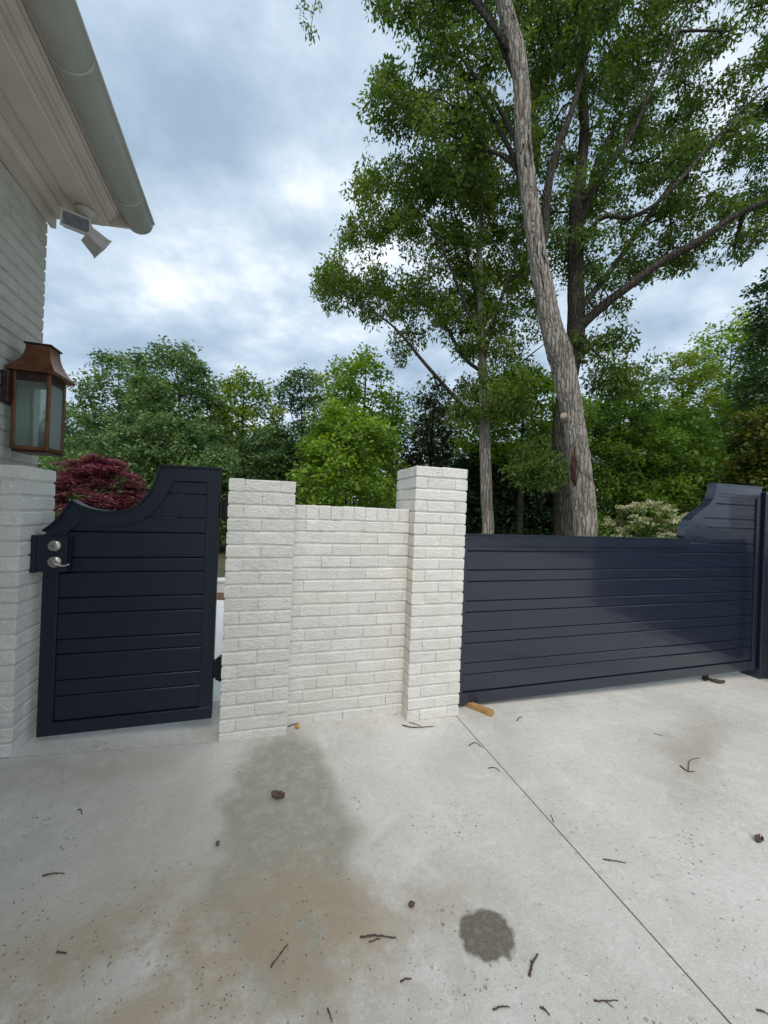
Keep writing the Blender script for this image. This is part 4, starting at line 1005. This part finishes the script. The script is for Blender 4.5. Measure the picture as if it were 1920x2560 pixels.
# ---- dark stemmed tree behind it, wide limbs to the right
def dark_tree():
    D = 8.6; base = px(1409, 1330, D); base[2] = -0.12; root = tree_root('tree', base, 'large dark stemmed tree behind the pale leaning one, limbs sweeping over the gate')
    dd = lambda x, y, d=D: px(x*1.15732, y*1.15732, d)
    tr = [np.array([base[0], base[1], -0.15]), dd(1219, 1150), dd(1216, 1050), dd(1213, 960), dd(1218, 880), dd(1232, 800), dd(1243, 740), dd(1245, 680), dd(1244, 600), dd(1244, 520), dd(1247, 440), dd(1256, 360), dd(1262, 280), dd(1258, 180), dd(1250, 60), dd(1245, -80), dd(1240, -300)]
    rd = [.27, .222, .205, .195, .185, .18, .185, .185, .165, .155, .14, .115, .10, .085, .075, .06, .03]
    V, F = bark_trunk('t', tr, rd, 9.0, sides=44, rough=0.10, plate=14); obj('trunk', faces_mesh('trunk', V, F), BARK_TRUNK, root)
    br = Branches(); ids = br.limb(tr[6:], rd[6:], -1, 30)
    br.limb([br.p[ids[1]], dd(1268, 692, 8.4), dd(1310, 655, 8.2), dd(1362, 615, 8.0), dd(1430, 565, 7.8), dd(1510, 520, 7.6), dd(1590, 465, 7.4), dd(1700, 420, 7.2), dd(1850, 380, 7.0)], [.10, .10, .095, .09, .08, .07, .055, .04, .02], ids[1])
    br.limb([br.p[ids[3]], dd(1275, 640, 8.7), dd(1315, 590, 8.9), dd(1365, 520, 9.1), dd(1420, 440, 9.3), dd(1475, 370, 9.5), dd(1560, 300, 9.7), dd(1680, 220, 10)], [.08, .075, .07, .065, .055, .045, .035, .02], ids[3])
    br.limb([br.p[ids[9]], dd(1285, 400, 8.4), dd(1330, 340, 8.3), dd(1375, 270, 8.2), dd(1410, 180, 8.1), dd(1460, 80, 8.0), dd(1530, -60, 8.0)], [.07, .065, .06, .05, .04, .03, .015], ids[9])
    br.limb([br.p[ids[10]], dd(1300, 330, 8.9), dd(1350, 230, 9.2), dd(1385, 110, 9.5), dd(1400, -40, 9.8)], [.055, .05, .04, .03, .015], ids[10])
    br.limb([br.p[ids[8]], dd(1300, 470, 8.1), dd(1360, 470, 7.8), dd(1430, 430, 7.5), dd(1520, 330, 7.4), dd(1600, 240, 7.3), dd(1700, 150, 7.2)], [.05, .05, .045, .04, .033, .025, .012], ids[8])
    br.limb([dd(1760, 560, 7.2), dd(1659, 470, 7.4), dd(1600, 410, 7.5), dd(1545, 375, 7.6)], [.055, .045, .03, .012], -1) if False else None
    # drooping leafy side shoots low on the right of the fork
    br.limb([br.p[ids[2]], dd(1285, 760, 8.3), dd(1320, 790, 8.1)], [.03, .02, .01], ids[2])
    rs = np.random.RandomState(47)
    poly = [(1290, 640), (1300, 300), (1380, 60), (1480, -300), (1700, -500), (2300, -300), (2300, 560), (2050, 600), (1930, 610), (1830, 640), (1720, 690), (1640, 740), (1560, 790), (1480, 770), (1400, 720)]
    holes = ((1800, 330-60, 40, 60), (1790, 180, 30, 50), (1690, 620+150, 90, 90), (1460, 390, 26, 45), (1600, 760, 60, 60))
    cl = clump_points(poly, 8.0, 10.8, 400, rs, 0.40, holes)
    front = clump_points([(1300, 1120), (1400, 1130), (1400, 1200), (1290, 1190)], 7.8, 8.2, 8, rs, 0.2)
    low = clump_points([(1445, 850), (1530, 830), (1600, 880), (1590, 960), (1520, 985), (1440, 960)], 8.0, 9.2, 13, rs, 0.3)
    cl = np.vstack([cl, low, front])
    tips, tb = grow_crown(br, cl, rs, 14, 0.42)
    V, F, t = leaves(tips, 20, 0.21, 0.120, rs, 0.45, 0.38, tint_base=tb*0.8)
    obj('branches', br.build(), BARK_DARK, root); obj('crown', arr_mesh('crown', V, F, t), LEAF_OAK, root)
dark_tree()

# ---- slim tree at the left with the round oak crown
def slim_tree():
    D = 8.8; base = px(1218, 1330, D); base[2] = -0.12; root = tree_root('tree', base, 'slim straight oak with airy crown rising behind the tall brick pillar')
    dd = lambda x, y, d=D: px(x*1.15732, y*1.15732, d)
    tr = [np.array([base[0], base[1], -0.15]), dd(1054, 1150), dd(1052, 1080), dd(1049, 1000), dd(1046, 920), dd(1045, 840), dd(1042, 770), dd(1038, 700), dd(1036, 620), dd(1036, 540), dd(1040, 460), dd(1045, 380), dd(1050, 300)]
    rd = [.165, .135, .13, .127, .125, .105, .09, .08, .07, .06, .048, .035, .02]
    V, F = bark_trunk('t', tr, rd, 5.0, sides=36, rough=0.07, plate=16); obj('trunk', faces_mesh('trunk', V, F), BARK_PALE, root)
    br = Branches(); ids = br.limb(tr[3:], rd[3:], -1, 30)
    br.limb([br.p[ids[3]], dd(1030, 908), dd(995, 872, 8.6), dd(950, 822, 8.5), dd(905, 770, 8.4), dd(860, 715, 8.4), dd(815, 680, 8.4), dd(760, 655, 8.4)], [.055, .055, .05, .043, .036, .028, .02, .01], ids[3])
    br.limb([br.p[ids[8]], dd(1000, 770, 9.0), dd(960, 700, 9.2), dd(900, 640, 9.4), dd(820, 590, 9.6)], [.045, .042, .035, .025, .012], ids[8])
    br.limb([br.p[ids[11]], dd(1005, 660, 8.5), dd(970, 570, 8.3), dd(930, 490, 8.2), dd(880, 430, 8.1)], [.04, .036, .03, .02, .01], ids[11])
    br.limb([br.p[ids[9]], dd(1060, 720, 8.6), dd(1085, 640, 8.4), dd(1110, 560, 8.2), dd(1130, 480, 8.1)], [.045, .04, .032, .022, .01], ids[9])
    br.limb([br.p[ids[13]], dd(1010, 560, 9.0), dd(985, 470, 9.2), dd(960, 390, 9.4)], [.035, .03, .02, .01], ids[13])
    br.limb([br.p[ids[6]], dd(1080, 830, 9.0), dd(1130, 780, 9.2), dd(1180, 740, 9.4)], [.03, .028, .02, .01], ids[6])
    rs = np.random.RandomState(63)
    poly = [(790, 745), (800, 690), (850, 590), (900, 540), (890, 450), (930, 400), (1060, 380), (1230, 420), (1330, 520), (1350, 800), (1320, 960), (1240, 900), (1160, 880), (1060, 840), (1010, 900), (960, 820), (880, 790)]
    cl = clump_points(poly, 8.5, 10.6, 195, rs, 0.36, holes=((1060, 800, 45, 30), (1120, 860, 30, 25), (870, 640, 22, 20)))
    low = clump_points([(1150, 960), (1300, 930), (1330, 1040), (1230, 1080), (1130, 1050)], 8.0, 10.5, 26, rs, 0.3)
    tips, tb = grow_crown(br, np.vstack([cl, low]), rs, 12, 0.40)
    V, F, t = leaves(tips, 19, 0.19, 0.115, rs, 0.5, 0.38, tint_base=tb)
    obj('branches', br.build(), BARK_TRUNK, root); obj('crown', arr_mesh('crown', V, F, t), LEAF_OAK2, root)  # branch bark darker than the trunk, its colour stands in for backlighting
slim_tree()

# ---- trees of the wood behind
LM = {
 'dark': leaf_mat('leaf_dark', (0.043, 0.091, 0.031), (0.119, 0.204, 0.062), 0.25),
 'greyg': leaf_mat('leaf_grey_green', (0.066, 0.128, 0.041), (0.189, 0.290, 0.095), 0.28),
 'mid': leaf_mat('leaf_mid', (0.063, 0.139, 0.025), (0.189, 0.313, 0.052), 0.35),
 'bright': leaf_mat('leaf_bright', (0.092, 0.180, 0.023), (0.251, 0.387, 0.057), 0.40),
 'yellow': leaf_mat('leaf_yellow_green', (0.099, 0.170, 0.020), (0.247, 0.331, 0.054), 0.42),
 'olive': leaf_mat('leaf_olive', (0.051, 0.080, 0.012), (0.137, 0.159, 0.028), 0.40),
 'black': leaf_mat('leaf_shade', (0.014, 0.032, 0.013), (0.043, 0.080, 0.029), 0.15),  # near-black leaves: deep shade of the wood put into the colour
 'pine': leaf_mat('needle_brownish', (0.041, 0.055, 0.023), (0.109, 0.109, 0.049), 0.2),
}
def wood_tree(label, xd, ytop, hw, depth, mat, seed, ybot=1150, leaf=0.15, nclump=70, per=14, tips=11, shape='round', bark=BARK_DARK, deep=0.8, trunk=0.14, spread=None, name='tree', lean=0.0, crown_low=None):
    """xd, ytop, hw: crown centre, top and half width in the 1659-wide picture; the depth sets the real size"""
    rs = np.random.RandomState(seed)
    top = PD(xd, ytop, depth); c0 = PD(xd, (ytop+ybot)/2, depth); half = hw*1.15732*depth/CF; zb = max(crown_low if crown_low is not None else PD(xd, ybot, depth)[2], 0.15)
    ax = c0.copy(); H = top[2]; root = empty(name, (ax[0], ax[1], -0.1), label, 'tree', 'trees of the wood behind the gates')
    fw = np.array([_fwd[0], _fwd[1], 0]); rt = np.array([_r0[0], _r0[1], 0])
    bx = ax-rt*lean*half
    tr = [np.array([bx[0], bx[1], -0.15]), np.array([bx[0]*.7+ax[0]*.3, bx[1]*.7+ax[1]*.3, H*.3]), np.array([ax[0]+rs.normal(0, .1), ax[1], H*.6]), np.array([ax[0], ax[1], H*.96])]
    rd = [trunk, trunk*.8, trunk*.45, .015]
    br = Branches(); ids = br.limb(tr, rd, -1, 18)
    cl = []; tries = 0; sep = (half*2*half*deep*2*(H-zb)/nclump)**(1/3)*0.62
    while len(cl) < nclump and tries < 9000:
        tries += 1; t = rs.uniform(0, 1); z = zb+(H-zb)*t
        if shape == 'round': w = math.sqrt(max(0, 1-(2*t-0.9)**2/1.22))
        elif shape == 'cone': w = (1-t)**0.75*0.95+0.06
        elif shape == 'dome': w = math.sqrt(max(0, 1-t*t))
        else: w = 1.0-0.35*t
        a = rs.uniform(0, 2*math.pi); q = rs.uniform(0.25, 1)**0.5
        w *= 1+0.28*mnoise.noise(Vector((math.cos(a)*1.3+seed, math.sin(a)*1.3, t*4)))
        p = ax*np.array([1, 1, 0])+rt*math.cos(a)*q*w*half+fw*math.sin(a)*q*w*half*deep+np.array([0, 0, z])
        if cl and np.min(np.linalg.norm(np.array(cl)-p, axis=1)) < sep: continue
        cl.append(p)
    tp, tb = grow_crown(br, np.array(cl), rs, tips, spread or sep*0.85, up=0.6, nseg=3)
    lf = leaf
    V, F, tt = leaves(tp, per, lf*1.9, lf, rs, 0.3, 0.55, tint_base=tb, level=0.4)
    obj('trunk', br.build(6, rmin=0.006), bark, root); obj('crown', arr_mesh('crown', V, F, tt), LM[mat], root)
    return root
wt = wood_tree
wt('dense grey green tree with a spiky tallest top left of the low pillar', 372, 752, 112, 16, 'greyg', 101, nclump=120, leaf=.17, tips=13, per=16)
wt('rounded grey green tree topped with loose pale sprays beside the lantern', 248, 772, 100, 18.5, 'greyg', 102, nclump=90, leaf=.18, tips=12, per=15)
wt('thin leaved tree with sky showing through, next to the lantern', 165, 880, 75, 22, 'mid', 103, nclump=50, leaf=.2)
wt('broad mid green tree filling the space above the red maple', 350, 905, 185, 12.5, 'greyg', 104, nclump=150, leaf=.14, tips=14, per=16, shape='dome', deep=.5)
wt('yellow green oak with a dark forked trunk showing through', 522, 812, 82, 20, 'yellow', 105, nclump=60, leaf=.2, trunk=.24, crown_low=2.6)
wt('dark narrow tree standing between two yellow green trees', 642, 792, 62, 22, 'dark', 106, nclump=70, leaf=.2)
wt('pale yellow green tree peering over the dark narrow tree', 715, 785, 72, 27, 'yellow', 107, nclump=60, leaf=.24)
wt('bright green sapling maple standing just behind the low wall', 755, 890, 105, 9.0, 'bright', 108, nclump=62, leaf=.125, tips=15, per=14, trunk=.05, bark=BARK_GREY)
wt('fresh green tree rising behind the sapling maple', 785, 765, 88, 14, 'bright', 109, nclump=80, leaf=.16)
wt('dull green low tree in deep shade left of the sapling', 590, 930, 120, 14, 'dark', 110, nclump=110, leaf=.16, shape='dome', deep=.5)
wt('brownish green pine left of the slim oak trunk', 935, 830, 105, 15, 'pine', 111, nclump=90, leaf=.16, shape='cone')
wt('evergreen with deep shade in its leaf colour behind the slim oak trunk', 1075, 975, 165, 12.5, 'black', 112, nclump=170, leaf=.14, tips=13, per=16, shape='dome', deep=.4)
wt('mid green understorey tree between the slim oak and the pale trunk', 1130, 815, 125, 11.5, 'bright', 113, nclump=80, leaf=.14, ybot=1000)
wt('deep green tree just right of the pale leaning trunk', 1335, 850, 108, 12, 'mid', 114, nclump=85, leaf=.14, tips=15, per=15)
wt('olive topped tree sloping up to the right of the sky gap', 1470, 770, 105, 18, 'yellow', 115, nclump=80, leaf=.18)
wt('tall yellow green tree behind the swan neck end', 1575, 690, 115, 19, 'bright', 116, nclump=100, leaf=.2)
wt('tall dark tree at the wood edge past the gate post', 1735, 520, 125, 12, 'dark', 117, nclump=150, leaf=.14, tips=13)
wt('low olive brown tree leaning over the swan neck end', 1665, 900, 90, 8.6, 'olive', 118, shape='col', nclump=90, leaf=.12, tips=12, trunk=.06)
wt('dense green understorey tree behind the flowering shrub', 1440, 900, 130, 13, 'mid', 119, nclump=85, leaf=.15, tips=15, per=15)
wt('shaded green tree filling the gap above the swan neck', 1560, 880, 125, 15, 'bright', 120, nclump=85, leaf=.16, tips=15, per=14)

def far_wood():
    rs = np.random.RandomState(77); P = []
    for _ in range(1500):
        xd = rs.uniform(-250, 1950); d = rs.uniform(30, 40); lim = 905+45*math.sin(xd*0.013)+30*math.sin(xd*.031+1); p = PD(xd, rs.uniform(lim, 1160), d)
        if p[2] > 0: P.append(p)
    P = np.array(P); tips = np.repeat(P, 7, axis=0)+rs.normal(0, .7, (len(P)*7, 3))
    V, F, t = leaves(tips, 9, .7, .38, rs, .2, .6)
    o = obj('far_wood', arr_mesh('far_wood', V, F, t), LM['dark']); tag(o, 'dark continuous woodland mass far behind the trees', 'wood', kind='stuff')
far_wood()

# ---- shrubs
def shrub(name, label, xd, ytop, hw, depth, mat, seed, leaf, nclump, per, zlow, level=.3, flower=None, deep=.7, cat='shrub', stem=BARK_DARK, flat=0.5, droop=0.3, aspect=.55):
    rs = np.random.RandomState(seed); top = PD(xd, ytop, depth); half = hw*1.15732*depth/CF; H = top[2]
    root = empty(name, (top[0], top[1], -0.1), label, cat); rt = np.array([_r0[0], _r0[1], 0]); fw = np.array([_fwd[0], _fwd[1], 0]); ax = np.array([top[0], top[1], 0])
    br = Branches(); 
    for k in range(5):
        a = k*1.3; br.limb([ax+np.array([math.cos(a)*.05, math.sin(a)*.05, -.12]), ax+np.array([math.cos(a)*.25*half, math.sin(a)*.25*half, H*.45]), ax+np.array([math.cos(a)*.5*half, math.sin(a)*.5*half, H*.8])], [.025, .018, .008])
    cl = []
    for _ in range(nclump):
        t = rs.uniform(0, 1); w = math.sqrt(max(0, 1-t*t))*(1+.2*rs.normal()*.5); a = rs.uniform(0, 6.283); q = rs.uniform(.2, 1)**.5
        cl.append(ax+rt*math.cos(a)*q*w*half+fw*math.sin(a)*q*w*half*deep+np.array([0, 0, zlow+(H-zlow)*t]))
    tp, tb = grow_crown(br, np.array(cl), rs, 9, half*.14, up=.4, nseg=3)
    V, F, t = leaves(tp, per, leaf*1.6, leaf, rs, droop, aspect, flat=flat, tint_base=tb, level=level)
    obj('stems', br.build(5, rmin=.003), stem, root); obj('foliage', arr_mesh('foliage', V, F, t), mat, root)
    if flower:
        sel = tp[(tp[:, 2] > zlow+(H-zlow)*.35)]; sel = sel[rs.rand(len(sel)) < flower[1]]+np.array([0, 0, leaf*.9])
        V, F, t = leaves(sel, 26, .085, .042, rs, -.2, .9, flat=.45); obj('blossom', arr_mesh('blossom', V, F, t), flower[0], root)
shrub('japanese_maple', 'low red japanese maple behind the scooped walk gate', 205, 994, 140, 6.2, leaf_mat('maple_red', (0.075, 0.012, 0.018), (0.34, 0.115, 0.125), .35), 201, .068, 250, 18, .40, level=.72, cat='tree', flat=.22, droop=.10, aspect=.36)
shrub('flowering_shrub', 'dense shrub covered in cream flower heads behind the driveway gate', 1400, 1092, 120, 9.0, LM['mid'], 202, .075, 110, 12, .1, flower=(leaf_mat('cream_petal', (0.42, 0.40, 0.24), (0.66, 0.63, 0.44), .3), .9))
shrub('shrub', 'small green shrub at the foot of the two big trunks', 1265, 1118, 60, 9.6, LM['bright'], 203, .07, 50, 12, .05)
for k, (x, y, lab) in enumerate(((-0.62, 3.85, 'small green seedling in the mulch, nearer the house'), (-0.36, 3.86, 'small green seedling in the mulch, nearer the low pillar'))):
    rs = np.random.RandomState(300+k); tips = np.array([[x+rs.normal(0, .03), y+rs.normal(0, .03), .05+.1*rs.rand()] for _ in range(9)]); V, F, t = leaves(tips, 5, .04, .06, rs, -.6, .3)
    root = empty('seedling', (x, y, 0), lab, 'plant'); obj('foliage', arr_mesh('foliage', V, F, t), LM['bright'], root)
    obj('stem', tube_mesh('stem', [(x, y, 0.0), (x+.005, y, .12)], [.004, .003], 5), BARK_DARK, root)
# low garden wall beyond the patio
gw = empty('garden_wall', (-1.3, 4.13, 0), 'low white garden wall beyond the patio and mulch bed', 'wall')
obj('wall_body', box_mesh('gwall', -4.0, 1.4, 4.05, 4.22, -0.2, 0.205), MAT_PATIO, gw); obj('coping', box_mesh('cop', -4.02, 1.42, 4.03, 4.24, 0.2055, 0.25, bev=.006), MAT_PATIO, gw)
